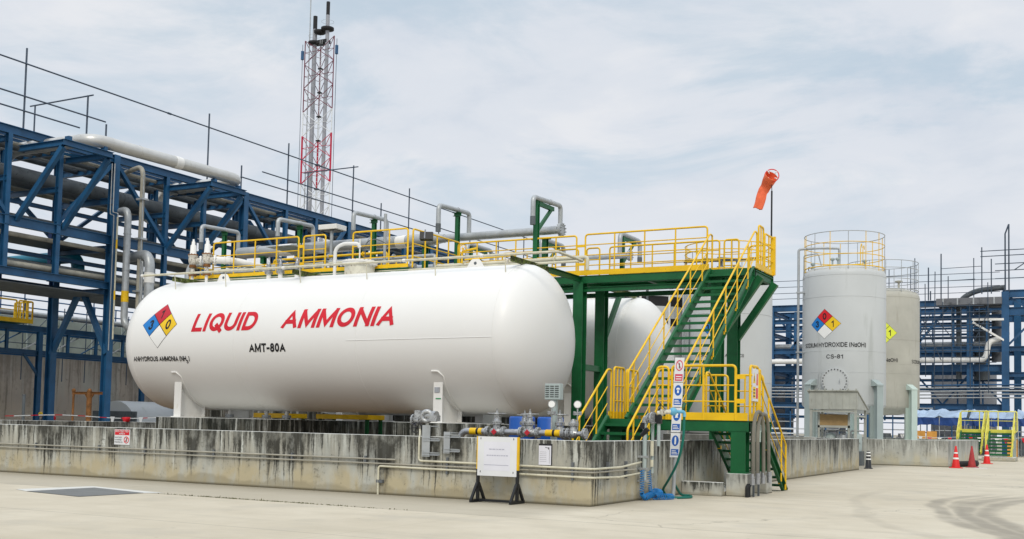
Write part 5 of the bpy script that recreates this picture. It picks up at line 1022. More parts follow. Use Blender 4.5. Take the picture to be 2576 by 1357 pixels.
# orange boards, tents, truck, tarpaulins
for x0, x1, y, z1, lb in ((-2.6, -2.02, 60, 1.62, 'left orange-brown plywood sheet standing under the blue tents'), (-1.95, -1.3, 60.1, 1.60, 'right orange-brown plywood sheet standing under the blue tents'), (2.95, 3.55, 61, 1.15, 'low orange-brown crate standing at the far right behind the stile')):
    t = thing('plywood_sheet' if z1 > 1.3 else 'crate', lb, 'board' if z1 > 1.3 else 'crate', ((x0 + x1) / 2, y, 0))
    m = MB(); m.box(x0, x1, y, y + (.03 if z1 > 1.3 else .7), 0.02, z1); m.build('panel', 'orangeb', t)
    if z1 > 1.3: MB().bar(((x0 + x1) / 2, y + .05, 1.4), ((x0 + x1) / 2, y + .9, 0), .06, .06).build('prop', 'board', t)
    else: MB().box(x0 - .03, x1 + .03, y - .02, y + .72, z1, z1 + .04).build('lid', 'board', t)
def tent(x0, x1, y0, y1, ze, zp, label):
    t = thing('canopy_tent', label, 'tent', ((x0 + x1) / 2, (y0 + y1) / 2, 0), 'blue canopy tents in the background')
    m = MB(); n = 14; rr = random.Random(int(x0 * 10)); vs = []; fs = []; ym = (y0 + y1) / 2
    for j, (y, z) in enumerate(((y0, ze), (ym, zp), (y1, ze))):
        for i in range(n + 1): vs.append((x0 + (x1 - x0) * i / n, y + rr.gauss(0, .05), z + rr.gauss(0, .045) - (.12 * math.sin(math.pi * (i * 2 % n) / n))))
    for j in range(2):
        for i in range(n): fs.append((j * (n + 1) + i, j * (n + 1) + i + 1, (j + 1) * (n + 1) + i + 1, (j + 1) * (n + 1) + i))
    m.add(vs, fs); m.build('canopy', 'tarp2', t)
    m = MB(); vs = []; fs = []
    for i in range(n + 1): x = x0 + (x1 - x0) * i / n; vs += [(x, y0 - .03 + rr.gauss(0, .03), vs[0][2] if False else ze - .06), (x, y0 - .05 + rr.gauss(0, .05), ze - .58 + rr.gauss(0, .04))]
    for i in range(n): fs.append((2 * i, 2 * i + 1, 2 * i + 3, 2 * i + 2))
    m.add(vs, fs); m.build('valance', 'tarp', t)
    for x in (x0 + .1, (x0 + x1) / 2, x1 - .1):
        for y in (y0, y1): MB().cyl((x, y, 0), (x, y, ze), .035, n=6).build('leg', 'galv', t)
tent(-3.1, .35, 62, 65, 2.62, 3.2, 'left blue canopy tent with a pale roof beyond the lower dike wall'); tent(.5, 3.3, 62.4, 65.4, 2.6, 3.15, 'middle blue canopy tent directly behind the lime-yellow stile'); tent(3.5, 6.6, 61.2, 64.4, 2.6, 3.2, 'right blue canopy tent cut by the right edge of the photo')
# bunting
for (pts, nm) in (([(-3.2, 58, 1.35), (-1.2, 58, 1.18), (1.0, 58, 1.3), (2.8, 58, 1.2), (4.6, 58, 1.35)], 'string of red and white pennants in front of the tents and plywood sheets'),):
    t = thing('bunting', nm, 'bunting', (0, 58, 0)); m = MB(); m.tube(pts, .012, 5, .5); m.build('rope', 'nwhite', t)
    for k in range(15):
        q = k / 14 * 4; j = min(int(q), 3); p = V(pts[j]).lerp(V(pts[j + 1]), q - j); m = MB(); m.prism([(-.13, 0), (.13, 0), (0, -.34)], p, (1, 0, 0), (0, 0, 1), (0, .008, 0)); m.build('pennant', 'red' if k % 2 else 'nwhite', t)
    for x in (-3.2, 4.6): MB().cyl((x, 58, 0), (x, 58, 1.4), .03, n=6).build('post', 'galv', t)
t = thing('parked_truck', 'dark truck glimpsed between the yellow rails and the grey tank, tail lamp showing', 'truck', (-8.6, 46, 0))
MB().box(-10.4, -6.6, 45, 47, .55, 1.15).build('body', 'soot', t, bevel=.05); MB().box(-10.4, -9.0, 45.05, 46.95, 1.15, 1.85).build('cab', 'soot', t, bevel=.12); MB().box(-10.41, -6.55, 44.96, 44.99, 1.52, 1.60).box(-10.41, -6.55, 44.96, 44.99, 1.26, 1.33).build('side_rail', 'nwhite', t)
MB().box(-10.41, -6.55, 44.96, 44.99, .78, .86).build('bumper_strip', 'nwhite', t); MB().box(-6.95, -6.7, 44.94, 44.98, .95, 1.1).build('tail_lamp', 'red', t); MB().box(-7.6, -7.4, 44.94, 44.98, .97, 1.08).build('reverse_lamp', 'nwhite', t)
for x in (-9.7, -7.3):
    for y in (45.05, 46.75): MB().lathe((x, y, .4), (0, 1, 0), [(.2, 0), (.38, .0), (.4, .05), (.4, .2), (.38, .24), (.2, .24)], 20).build('wheel', 'rubber', t)
# ------------------------------------------------------------------ left pipe rack (runs away along +Y)
XE, XW, ZR, ZM_, ZB = -39.64, -44.1, 15.84, 11.34, 8.76
CY = [2.9, 13.4, 24.0, 34.44, 45.4, 56.5, 67.6, 78.7]
Rk = thing('pipe_rack', 'huge blue steel pipe rack running away on the left, full of dark pipes', 'pipe rack', (-42, 24, 0))
Y0, Y1 = -6, 84
for X_ in (XE, XW):
    for y in CY: m = MB(); m.ibeam((X_, y, 0), (X_, y, ZR), .42, .40, .035, (1, 0, 0)); m.box(X_ - .35, X_ + .35, y - .35, y + .35, 0, .1); m.build('column', 'blue', Rk)
    for z, h, nm in ((ZR - .21, .42, 'roof_beam'), (ZM_ - .25, .5, 'mid_beam'), (ZB - .2, .4, 'low_beam')): MB().ibeam((X_, Y0, z), (X_, Y1, z), h, .26, .03).build(nm, 'blue', Rk)
for i in range(len(CY) - 1):
    a, b = CY[i], CY[i + 1]; p1, p2 = a + (b - a) * .37, a + (b - a) * .66
    for X_ in (XE, XW):
        for y in (p1, p2): MB().ibeam((X_, y, ZB), (X_, y, ZR - .42), .26, .24, .022, (1, 0, 0)).build('post', 'blue', Rk)
        if X_ == XE: 
            for (ya, za, yb, zb) in ((p1, ZM_ + .1, a + .25, ZR - .6), (p2, ZM_ + .1, b - .25, ZR - .6)): MB().bar((X_, ya, za), (X_, yb, zb), .2, .22, (1, 0, 0)).build('diagonal', 'blue', Rk)
for i, y in enumerate(CY):
    for z in (ZR - .75, 13.3, ZM_ - .7, ZB - .5): MB().ibeam((XW, y, z), (XE, y, z), .36, .22, .025).build('transom', 'blue', Rk)
    for s_ in (0, 1):
        xx = XW if s_ == 0 else XE; MB().bar((xx, y, 4.85), ((XE + XW) / 2 + (-.25 if s_ == 0 else .25), y, ZB - .6), .26, .26).build('chevron_brace', 'blue', Rk)
    if i < len(CY) - 1:
        for k in (.37, .66):
            yy = y + (CY[i + 1] - y) * k
            for z in (ZR - .65, 13.2): MB().ibeam((XW, yy, z), (XE, yy, z), .28, .18, .02).build('transom', 'blue', Rk)
m = MB()
for x in (-43.6, -43.0, -42.3, -41.6, -40.9, -40.2): m.ibeam((x, Y0, ZR - .12), (x, Y1, ZR - .12), .16, .12, .015)
m.build('roof_purlin', 'blue', Rk); MB().box(-43.9, -39.95, Y0, Y1, ZB - .72, ZB - .66).build('low_deck', 'grime', Rk); MB().box(-43.9, -40.9, Y0, Y1, ZM_ - .62, ZM_ - .57).build('mid_deck', 'grime', Rk)  # solid dark decks added to give the tiers a dark underside
for X_ in (-41.9,):
    for z, h in ((12.6, .22), (9.95, .22), (14.35, .2)): MB().ibeam((X_, Y0, z), (X_, Y1, z), h, .16, .02).build('inner_beam', 'blue', Rk)
    for i in range(len(CY) - 1):
        for k in (.18, .5, .82): y = CY[i] + (CY[i + 1] - CY[i]) * k; MB().ibeam((X_, y, ZB), (X_, y, ZR - .3), .2, .18, .02, (1, 0, 0)).build('hanger', 'blue', Rk)
for i in range(len(CY) - 1):
    a, b = CY[i], CY[i + 1]; MB().bar((XW, a + .3, ZM_ + .1), (XW, (a + b) / 2, ZR - .6), .2, .2, (1, 0, 0)).build('diagonal', 'blue', Rk); MB().bar((XW, b - .3, ZM_ + .1), (XW, (a + b) / 2, ZR - .6), .2, .2, (1, 0, 0)).build('diagonal', 'blue', Rk)
    MB().bar((XW + .2, a + .5, ZR - .4), (XE - .2, b - .5, ZR - .4), .14, .14).build('plan_brace', 'blue', Rk); MB().bar((XE - .2, a + .5, ZM_ - .5), (XW + .2, b - .5, ZM_ - .5), .14, .14).build('plan_brace', 'blue', Rk)
for z, x in ((14.55, -43.3), (12.0, -43.4), (9.7, -43.3)): MB().chan((x, Y0, z), (x, Y1, z), .12, .5).build('cable_tray', 'grime', Rk)
# brackets that carry the expansion loops
for ya, yb, xo in ((17.95, 20.75, -36.3), (28.0, 30.6, -36.2)):
    zb = 14.78; t = Rk
    for y in (ya, yb):
        MB().ibeam((XE, y, zb), (xo, y, zb), .30, .24, .025).build('bracket_beam', 'blue', t); MB().bar((XE, y, 11.2), (xo - .15, y, zb - .2), .24, .24).build('bracket_brace', 'blue', t)
    MB().ibeam((xo, ya - .12, zb), (xo, yb + .12, zb), .30, .24, .025).build('bracket_beam', 'blue', t)
# scaffold rail on the roof
Sc = thing('scaffold_rail', 'tall scaffold-tube guard rail along the roof edge of the blue pipe rack', 'scaffold rail', (XE, 24, ZR))
for z, y0, y1 in ((19.2 - .02, -4, 80), (17.5, -4, 23.2), (16.75, -4, 21.5), (17.5, 36, 80), (16.75, 34, 80)): MB().cyl((XE + .05, y0, z), (XE + .05, y1, z), .042, n=7).build('ledger', 'scaff', Sc)
for y, zt_ in ((9, 19.7), (18.1, 20.0), (22.0, 18.65), (23.3, 17.4), (31.1, 20.05), (34.1, 17.5), (38.6, 20.0), (45.9, 20.1), (49.5, 18), (53.3, 19.9), (57.8, 18.6), (62.9, 19.6), (68, 18), (73, 19.5)): MB().cyl((XE, y, ZR), (XE, y, zt_), .05, n=7).build('standard', 'scaff', Sc)
for y, z in ((22.0, 18.6), (45.9, 19.95)): MB().cyl((XE - 4.6, y, z), (XE + .4, y, z + .02), .042, n=7).build('transom', 'scaff', Sc); MB().cyl((XE - 4.2, y, ZR), (XE - 4.2, y, z), .045, n=7).build('standard', 'scaff', Sc)
for y in (3, 12.4, 27.8, 42, 60): MB().cyl((XE + .05, y - .12, 19.18), (XE + .05, y + .12, 19.18), .065, n=8).build('coupler', 'scaff', Sc)
# pipes lying in the rack
def rpipe(x, z, r, mt, label, y0=-6, y1=84, collars=()):
    t = thing('rack_pipe', label, 'pipe', (x, 24, z - r), 'pipes lying in the blue rack')
    MB().cyl((x, y0, z), (x, y1, z), r, n=20).build('pipe', mt, t)
    for y in collars: MB().cyl((x, y - .5, z), (x, y + .5, z), r * 1.06, n=20).build('sleeve', 'grime', t)
rpipe(-40.75, 13.78, .36, 'grime', 'thick dark grey pipe in the upper tier of the blue rack, nearest the viewer', collars=(26, 37, 51))
rpipe(-42.0, 13.7, .30, 'grime', 'dark pipe lying behind the thickest one in the upper tier'); rpipe(-43.2, 13.62, .22, 'palepipe', 'pale narrow pipe at the back of the upper tier')
rpipe(-40.2, 10.55, .12, 'palepipe', 'thin dusty pale pipe under the middle beam of the rack'); rpipe(-39.98, 9.02, .15, 'palepipe', 'dusty pale pipe lying on the lowest beam of the rack'); rpipe(-41.4, 11.65, .2, 'grime', 'dark pipe on the middle deck of the rack')
rpipe(-42.4, 11.62, .17, 'palepipe', 'pale pipe in the middle of the rack deck'); rpipe(-41.3, 9.2, .3, 'grime', 'dark thick pipe on the lowest deck of the rack'); rpipe(-42.6, 9.15, .25, 'galv', 'grey pipe on the lowest deck of the rack')
for i, x in enumerate((-40.5, -41.2, -41.9, -42.7)): rpipe(x, 15.22, (.1, .16, .13, .18)[i], ('palepipe', 'grime', 'galv', 'grime')[i], 'small pipe hung right under the rack roof, %s from the front' % ('first', 'second', 'third', 'fourth')[i])
# expansion loops
lp = thing('expansion_loop', 'fat pale lagged pipe looping out over the rack brackets at upper left', 'pipe', (-38, 25, 15))
PT = [(-42.7, 18.6, 13.2), (-42.5, 19.5, 15.36), (-36.45, 19.75, 15.38), (-36.45, 30.55, 15.52), (-42.4, 30.3, 15.36), (-42.7, 29.4, 13.3)]
MB().tube(PT, .33, 28, .85, segs=9).build('lagging', 'lag', lp)
for p, d in (((-40.6, 19.6, 15.37), (1, 0, 0)), ((-38.9, 19.66, 15.37), (1, 0, 0)), ((-37.4, 19.72, 15.38), (1, 0, 0)), ((-36.45, 20.8, 15.39), (0, 1, 0)), ((-36.45, 22.7, 15.42), (0, 1, 0)), ((-36.45, 27.6, 15.48), (0, 1, 0)), ((-36.45, 29.2, 15.5), (0, 1, 0)), ((-38.6, 30.45, 15.45), (1, 0, 0))): MB().cyl(V(p) - V(d) * .02, V(p) + V(d) * .02, .339, n=28).build('lagging_band', 'lag', lp)
MB().cyl((-36.45, 25.2, 15.45), (-36.45, 25.7, 15.46), .345, n=28).build('white_collar', 'offwhite', lp)
for p in ((-36.4, 18.2, 14.95), (-36.4, 20.4, 14.95), (-36.4, 28.3, 14.95), (-36.4, 30.3, 14.95)): MB().box(p[0] - .15, p[0] + .15, p[1] - .1, p[1] + .1, 14.93, 15.14).build('shoe', 'blue', lp)
rp2 = thing('rack_pipe', 'fat lagged pipe running inside the roof tier of the rack before the loop', 'pipe', (-41.6, 10, 13.3))
MB().tube([(-42.7, -6, 14.3), (-42.7, 16.6, 14.3), (-42.7, 18.2, 13.9), (-42.7, 18.6, 13.4)], .31, 24, .5).build('lagging', 'grime', rp2)
# drops at the second column
t = thing('down_pipe', 'galvanised down pipe with a yellow band beside the second blue column', 'pipe', (-38.5, 24, 6))
MB().tube([(-40.4, 24.6, 12.75), (-38.5, 24.05, 12.75), (-38.5, 24.05, 6.35), (-37.3, 24.0, 6.05)], .19, 20, .55, segs=7).build('pipe', 'galv', t); MB().cyl((-38.5, 24.05, 7.65), (-38.5, 24.05, 8.25), .2, n=20).build('yellow_band', 'yellow', t)
for z in (9.4, 11.4): MB().cyl((-38.5, 24.05, z - .03), (-38.5, 24.05, z + .03), .215, n=20).build('joint', 'galv', t)
t = thing('down_pipe', 'slim lagged pipe with an arched top beside the galvanised down pipe', 'pipe', (-38.1, 24.6, 6))
MB().tube([(-40.2, 25.3, 15.2), (-38.25, 24.75, 15.3), (-38.25, 24.75, 5.5)], .13, 14, .7, segs=7).build('pipe', 'palepipe', t); MB().tube([(-38.05, 24.62, 14.9), (-38.0, 24.6, 5.5)], .035, 6).build('conduit', 'galv', t)
for z in (8.3, 11.2, 13.4): MB().box(-38.45, -37.95, 24.5, 24.95, z - .05, z + .05).build('pipe_clamp', 'galv', t)
t = thing('down_pipe', 'stout grey elbow pipe with a white band dropping behind the white tank head', 'pipe', (-37, 24.7, 5))
MB().tube([(-39.6, 25.2, 10.3), (-37.2, 24.5, 10.3), (-37.2, 24.5, 5.0)], .27, 20, .8, segs=8).build('pipe', 'galv', t); MB().cyl((-37.2, 24.5, 8.7), (-37.2, 24.5, 9.25), .28, n=20).build('white_band', 'offwhite', t)
MB().tube([(-37.9, 24.6, 9.9), (-37.75, 24.5, 9.9), (-37.75, 24.5, 5)], .07, 10, .1).build('side_pipe', 'galv', t)
t = thing('teal_pipe', 'bright teal elbow pipe inside the lower tier of the blue rack', 'pipe', (-43, 24.5, 9))
MB().tube([(-48.2, 23.8, 10.25), (-42.75, 24.45, 10.45), (-42.75, 24.45, 8.9)], .36, 24, .75, segs=8).build('pipe', 'teal', t); MB().cyl((-42.75, 24.45, 9.5), (-42.75, 24.45, 9.55), .37, n=24).build('joint', 'teal', t)
tag(MB().box(-43.78, -43.42, 23.2, 23.4, 8.9, 12.0).build('cable_riser', 'tarp'), 'bright blue upright cable channel left of the teal elbow', 'cable riser')
t = thing('conduit_riser', 'thin pale conduits with a sidestep fixed to the second blue column', 'conduit', (-39.3, 23.6, 5))
MB().tube([(-39.35, 23.75, 15.3), (-39.35, 23.75, 12.6), (-38.95, 23.75, 12.5), (-38.95, 23.75, 6)], .035, 6, .06).build('conduit', 'galv', t); MB().tube([(-39.5, 23.7, 15.3), (-39.5, 23.7, 12.5), (-39.2, 23.7, 12.4), (-39.2, 23.7, 5)], .03, 6, .06).build('conduit', 'galv', t)
MB().cyl((-38.93, 23.72, 5.6), (-38.93, 23.72, 12.3), .045, n=8).build('cream_tube', 'cream', t)
for z in (8.0, 10.8): MB().cyl((-38.93, 23.72, z - .25), (-38.93, 23.72, z + .25), .05, n=8).build('yellow_sleeve', 'yellow', t)
# ------------------------------------------------------------------ building, truss bridge and yard behind the rack
t = thing('concrete_building', 'tall streak-stained concrete wall standing behind the blue rack at far left', 'building', (-52, 25, 0))
MB().box(-52.5, -52.0, 2, 62, 0, 5.5).build('wall', 'bigwall', t)
m = MB(); m.box(-53.4, -53.2, 2, 62, 5.5, 7.75); m.build('sheeting', 'panel', t)
for i in range(20):
    y = 6 + i * 2.6; MB().bar((-53.1, y, 5.5), (-53.1, y, 7.75), .08, .08).build('stud', 'mint2', t)
t = thing('truss_bridge', 'blue lattice truss bridge carrying pipes in front of the stained concrete wall', 'truss', (-49, 25, 4.8))
for z, h in ((6.65, .34), (5.2, .30)):
    for x in (-49.0, -50.6): MB().ibeam((x, 2, z), (x, 62, z), h, .22, .025).build('chord', 'blue', t)
for i in range(24):
    y = 5 + i * 2.2; MB().ibeam((-49, y, 5.3), (-49, y, 6.5), .16, .16, .02, (1, 0, 0)).build('vertical', 'blue', t)
    MB().bar((-50.6, y, 5.35), (-50.6, y + 2.2, 6.5), .07, .07).build('diagonal', 'galv' if i % 3 else 'blue', t)
for y in (10.5, 18.8, 27.1, 35.4, 44): 
    MB().ibeam((-49.0, y, 0), (-49.0, y, 6.5), .28, .28, .03, (1, 0, 0)).build('column', 'blue', t); MB().bar((-49, y - 1.1, 5.1), (-49, y, 3.8), .14, .14).build('knee', 'blue', t)
t = thing('yellow_platform', 'small yellow-railed platform on top of the blue truss at the left edge', 'platform', (-48, 23, 6.6))
for a, b in (((-47.6, 14, 6.85), (-47.6, 24.3, 6.85)), ((-47.6, 24.45, 6.85), (-47.6, 25.4, 6.85)), ((-47.6, 25.4, 6.85), (-49.2, 25.4, 6.85))): railpanel(t, a, b, 1.25, (.66,), 3, .05)
MB().box(-49.3, -47.58, 14, 25.42, 6.83, 6.89).build('deck', 'green', t); MB().box(-47.6, -47.54, 14, 25.42, 6.80, 7.05).build('toe_board', 'yellow', t)
t = thing('far_gantry', 'thin blue far gantry with open handrails seen under the rack', 'gantry', (-58, 35, 7))
for z in (7.9, 8.15): MB().ibeam((-58 - (z - 7.9) * 6, 12, z), (-58 - (z - 7.9) * 6, 66, z), .25, .2).build('beam', 'blue2', t)
for z in (8.9, 9.5): MB().cyl((-58, 12, z), (-58, 66, z), .05, n=6).build('rail', 'blue2', t)
for i in range(26): MB().bar((-58, 13 + i * 2, 8), (-58, 13 + i * 2, 9.5 + (.9 if i in (9, 12, 15) else 0)), .07, .07).build('stanchion', 'blue2', t)
for i in (9, 12, 15): MB().tube([(-58, 13 + i * 2, 10.4), (-58, 14.9 + i * 2, 10.25), (-58, 14.9 + i * 2, 8)], .05, 6).build('loop_rail', 'blue2', t)
for y in (16, 27, 38, 49, 60): MB().ibeam((-58, y, 0), (-58, y, 8), .3, .3).build('column', 'blue2', t)
MB().cyl((-57.6, 12, 8.45), (-57.6, 66, 8.45), .16, n=12).build('pipe', 'galv', t); MB().cyl((-59.5, 12, 8.6), (-59.5, 66, 8.6), .2, n=12).build('pipe', 'grime', t)
for y, lb in ((22.5, 'left one of two, by the truss column'), (31.0, 'right one of two, nearer the tank head')):
    t = thing('tube_scaffold', 'thin dark tube scaffold against the concrete wall, ' + lb, 'scaffold', (-51.6, y, 4), 'tube scaffolds by the concrete wall')
    for k in range(5): MB().cyl((-51.6, y + k * 1.8, 3.6), (-51.6, y + k * 1.8, 8.4), .035, n=6).build('standard', 'scaff', t)
    for z in (5.9, 6.9, 7.7): MB().cyl((-51.55, y - .3, z), (-51.55, y + 7.5, z), .03, n=6).build('ledger', 'scaff', t)
    for k in range(4): MB().cyl((-51.5, y + k * 1.8, 5.9), (-51.5, y + k * 1.8 + 1.8, 7.7), .025, n=6).build('brace', 'scaff', t)
t = thing('rusty_frame', 'rusty brown steel pipe stand behind the dike wall at left', 'frame', (-38.6, 22, 0))
MB().cyl((-38.55, 22, 0), (-38.55, 22, 2.75), .14, n=14).build('main_post', 'rust', t); MB().cyl((-39.75, 22, 0), (-39.75, 22, 2.75), .06, n=10).build('side_post', 'rust', t)
m = MB(); m.ibeam((-39.85, 22, 2.62), (-37.6, 22, 2.62), .14, .12); m.build('crossbar', 'rust', t)
for x in (-39.75, -38.55): m = MB(); m.ball((x, 22, 2.76), .11, 10); m.build('cap', 'rust', t)
for sx in (-1, 1): MB().bar((-38.55, 22, 2.2), (-38.55 + sx * .3, 22, 2.56), .07, .05).build('gusset', 'rust', t)
for x, y, lb in ((-37.5, 9.9, 'first grey stub post at the left edge above the dike wall'), (-37.5, 10.9, 'second grey stub post at the left edge above the dike wall'), (-37.5, 17.2, 'single grey stub post left of the crouching worker')):
    tag(MB().cyl((x, y, 0), (x, y, 2.35), .07, n=10).cyl((x, y, 2.35), (x, y, 2.4), .09, n=10).build('stub_post', 'grime'), lb, 'post', 'stub posts behind the dike wall')
t = thing('barrier_tape', 'red and white barrier tape stretched low behind the dike wall at left', 'barrier tape', (-33, 17, 1.2))
for k in range(44): a = 12.8 + k * .42; f = lambda y: 1.40 + .05 * math.sin(y * .9); MB().bar((-33, a, f(a)), (-33, a + .42, f(a + .42)), .004, .035).build('segment', 'nwhite' if k % 3 else 'red', t)
for x, y, mt, lb in ((-33, 18.6, 'nwhite', 'white pennant hanging in front of the second blue column'), (-33, 19.5, 'red', 'red pennant hanging right of the second blue column'), (-33, 20.35, 'nwhite', 'white pennant hanging near the tank head')):
    tag(MB().prism([(-.13, 0), (.13, 0), (.02, -.32), (-.05, -.32)], (x, y, 1.42), (0, 1, 0), (0, 0, 1), (.01, 0, 0)).build('pennant', mt), lb, 'pennant', 'pennants on the barrier tape')
for y, lb in ((17.7, 'red plastic cap lying on the wall behind the rusty stand'), (20.9, 'round red plastic bucket on the wall beside the thin blue post')):
    tag(MB().lathe((-31.1, y, 1.2), (0, 0, 1), [(.001, 0), (.14, 0), (.18, .2), (.17, .21), (.13, .03), (.001, .03)], 18).build('red_bucket', 'red'), lb, 'bucket')
t = thing('pale_shed', 'pale blue-grey curved shed end glimpsed between the wall and the tank', 'shed', (-45, 33, 0))
m = MB(); m.lathe((-46, 30.5, .5), (0, 1, 0), [(1.9, 0), (1.9, 6)], 24); m.lathe((-46, 30.5, .5), (0, 1, 0), [(.001, 0), (1.9, 0)], 24); m.build('shell', 'greytank', t); MB().box(-47.9, -44.1, 30.4, 30.5, 0, 1.75).build('skirt', 'grime', t)

# ------------------------------------------------------------------ crouching worker half hidden by the blue column
def person(loc, label, rot):
    root = thing('person', label, 'person', loc)
    J = {'pelvis': (0, 0, .98), 'sp1': (.18, 0, 1.10), 'chest': (.46, 0, 1.15), 'neck': (.62, 0, 1.17), 'head': (.70, 0, 1.24), 'htop': (.80, 0, 1.32),
         'hl': (.0, .11, .92), 'kl': (.14, .13, .44), 'al': (-.06, .13, .08), 'tl': (.12, .14, .04), 'hr': (0, -.11, .92), 'kr': (.02, -.13, .44), 'ar': (-.2, -.13, .08), 'tr': (-.02, -.14, .04),
         'sl': (.50, .19, 1.08), 'el': (.58, .24, .80), 'wl': (.74, .20, .60), 'sr': (.50, -.19, 1.08), 'er': (.60, -.23, .80), 'wr': (.76, -.16, .62)}
    rad = dict(pelvis=.15, sp1=.14, chest=.16, neck=.055, head=.095, htop=.075, hl=.1, kl=.06, al=.045, tl=.04, hr=.1, kr=.06, ar=.045, tr=.04, sl=.065, el=.045, wl=.032, sr=.065, er=.045, wr=.032)
    E = [('pelvis', 'sp1'), ('sp1', 'chest'), ('chest', 'neck'), ('neck', 'head'), ('head', 'htop'), ('pelvis', 'hl'), ('hl', 'kl'), ('kl', 'al'), ('al', 'tl'), ('pelvis', 'hr'), ('hr', 'kr'), ('kr', 'ar'), ('ar', 'tr'), ('chest', 'sl'), ('sl', 'el'), ('el', 'wl'), ('chest', 'sr'), ('sr', 'er'), ('er', 'wr')]
    for sd, sy in (('l', 1), ('r', -1)):
        w0 = V(J['w' + sd]); J['p' + sd] = tuple(w0 + V((.06, 0, -.06))); rad['p' + sd] = .030; E.append(('w' + sd, 'p' + sd))
        for k in range(4):
            b = w0 + V((.075, (k - 1.5) * .02, -.075)); c = b + V((.035 + .004 * (k in (1, 2)), 0, -.03)); d_ = c + V((.01, 0, -.03 + .006 * k))
            for nme, q, pr in (('f%s%d' % (sd, k), b, 'p' + sd), ('g%s%d' % (sd, k), c, 'f%s%d' % (sd, k)), ('h%s%d' % (sd, k), d_, 'g%s%d' % (sd, k))): J[nme] = tuple(q); rad[nme] = .0085; E.append((pr, nme))
        q = w0 + V((.04, -sy * .045, -.05)); J['t1' + sd] = tuple(q); rad['t1' + sd] = .010; E.append(('p' + sd, 't1' + sd)); J['t2' + sd] = tuple(q + V((.03, -sy * .01, -.03))); rad['t2' + sd] = .008; E.append(('t1' + sd, 't2' + sd))
    ks = list(J); me = bpy.data.meshes.new('body'); me.from_pydata([J[k] for k in ks], [(ks.index(a), ks.index(b)) for a, b in E], []); o = bpy.data.objects.new('body', me); col.objects.link(o); o.parent = root
    md = o.modifiers.new('skin', 'SKIN'); sv = me.skin_vertices[0].data
    for i, k in enumerate(ks): sv[i].radius = (rad[k], rad[k]); sv[i].use_root = (k == 'pelvis')
    s2 = o.modifiers.new('sub', 'SUBSURF'); s2.levels = s2.render_levels = 2; me.materials.append(MT['cloth'])
    root.rotation_euler = (0, 0, rot); root.scale = (1.2, 1.15, 1.12)
    def sub(mb, nm, mt):
        me2 = bpy.data.meshes.new(nm); me2.from_pydata(mb.v, [], mb.f); me2.polygons.foreach_set('use_smooth', mb.sm); me2.materials.append(MT[mt]); q = bpy.data.objects.new(nm, me2); col.objects.link(q); q.parent = root; return q
    sub(MB().ball((.76, 0, 1.27), .105, 16, 1, .85, 1.1), 'head', 'skin'); sub(MB().lathe((.76, 0, 1.28), (.55, 0, .83), [(.135, .02), (.125, .02), (.118, .06), (.09, .12), (.04, .148), (.001, .15)], 20).ball((.80, 0, 1.24), .03, 8), 'helmet', 'helmet')
    sub(MB().tube([(-.02, 0, 1.06), (.24, 0, 1.14), (.53, 0, 1.18)], [.185, .205, .13], 14, caps=False), 'vest', 'redcloth')
    sub(MB().tube([(.16, .19, 1.0), (.48, .17, 1.17)], .02, 6).tube([(.16, -.19, 1.0), (.48, -.17, 1.17)], .02, 6), 'reflective_stripe', 'nwhite')
    for sy in (1, -1): sub(MB().lathe((-.06 if sy > 0 else -.2, sy * .135, 0), (0, 0, 1), [(.001, 0), (.06, 0), (.065, .06), (.06, .16), (.055, .2)], 12), 'boot', 'black')
person((-46.1, 25.95, .0), 'person bending down in yellow helmet and red vest, half hidden by the blue column', math.atan2(-1.0, .1))

# ------------------------------------------------------------------ flare tower
t = thing('flare_tower', 'very tall red and white lattice flare tower with two flue stacks', 'tower', (-102, 121, 0))
A = [V((-105.15, 120, 0)), V((-99.3, 120, 0)), V((-104.5, 123.2, 0))]; top = 63.0
MT['towmaroon'] = plain('tower_dull_red', (.16, .03, .05), .6)
PH = 3.94; n = 16
for k in range(n):
    z0, z1 = k * PH, (k + 1) * PH;
    mt = 'towred' if k in (10, 11) else ('towmaroon' if k >= 13 else 'towwhite')
    m = MB()
    for i in range(3):
        a, b = A[i], A[(i + 1) % 3]; r = .15 if mt == 'towred' and k < 12 else .085; m.cyl(a + V((0, 0, z0)), a + V((0, 0, z1)), r, n=6)
        m.cyl(a + V((0, 0, z0)), b + V((0, 0, z1)), .055, n=5); m.cyl(b + V((0, 0, z0)), a + V((0, 0, z1)), .055, n=5)
        m.cyl(a + V((0, 0, (z0 + z1) / 2)), b + V((0, 0, (z0 + z1) / 2)), .04, n=4)
    m.build('lattice_section', mt, t)
for x, y, r, zt_, lb in ((-104.2, 121.2, .36, 67.4, 'a'), (-101.5, 121.0, .31, 69.3, 'b')):
    MB().cyl((x, y, 0), (x, y, zt_ - 2.2), r, n=20).build('flue_stack', 'stack', t); MB().cyl((x, y, zt_ - 2.2), (x, y, zt_), r * .95, n=20).build('flare_tip', 'soot', t)
    MB().lathe((x, y, zt_ - 4.8), (0, 0, 1), [(r, 0), (1.05, .15), (1.05, .5), (r, .5)], 24).build('ring_platform', 'soot', t)
    MB().ring((x, y, zt_ - 3.3), 1.0, .02, 24).build('platform_rail', 'galv', t)
MB().cyl((-104.85, 120.7, 0), (-104.85, 120.7, 70.5), .09, n=8).build('riser_pipe', 'galv', t); MB().lathe((-103.2, 121.2, 64.2), (0, 0, 1), [(.3, 0), (.9, .2), (1.0, .6), (.4, .8)], 18).build('ring_platform', 'soot', t); MB().box(-103.9, -101.4, 120.6, 121.8, 62.6, 63.1).build('top_deck', 'soot', t)
m = MB()
for dx in (-.2, .2): m.cyl((-102.4 + dx, 120.6, 0), (-102.4 + dx, 120.6, 63), .035, n=4)
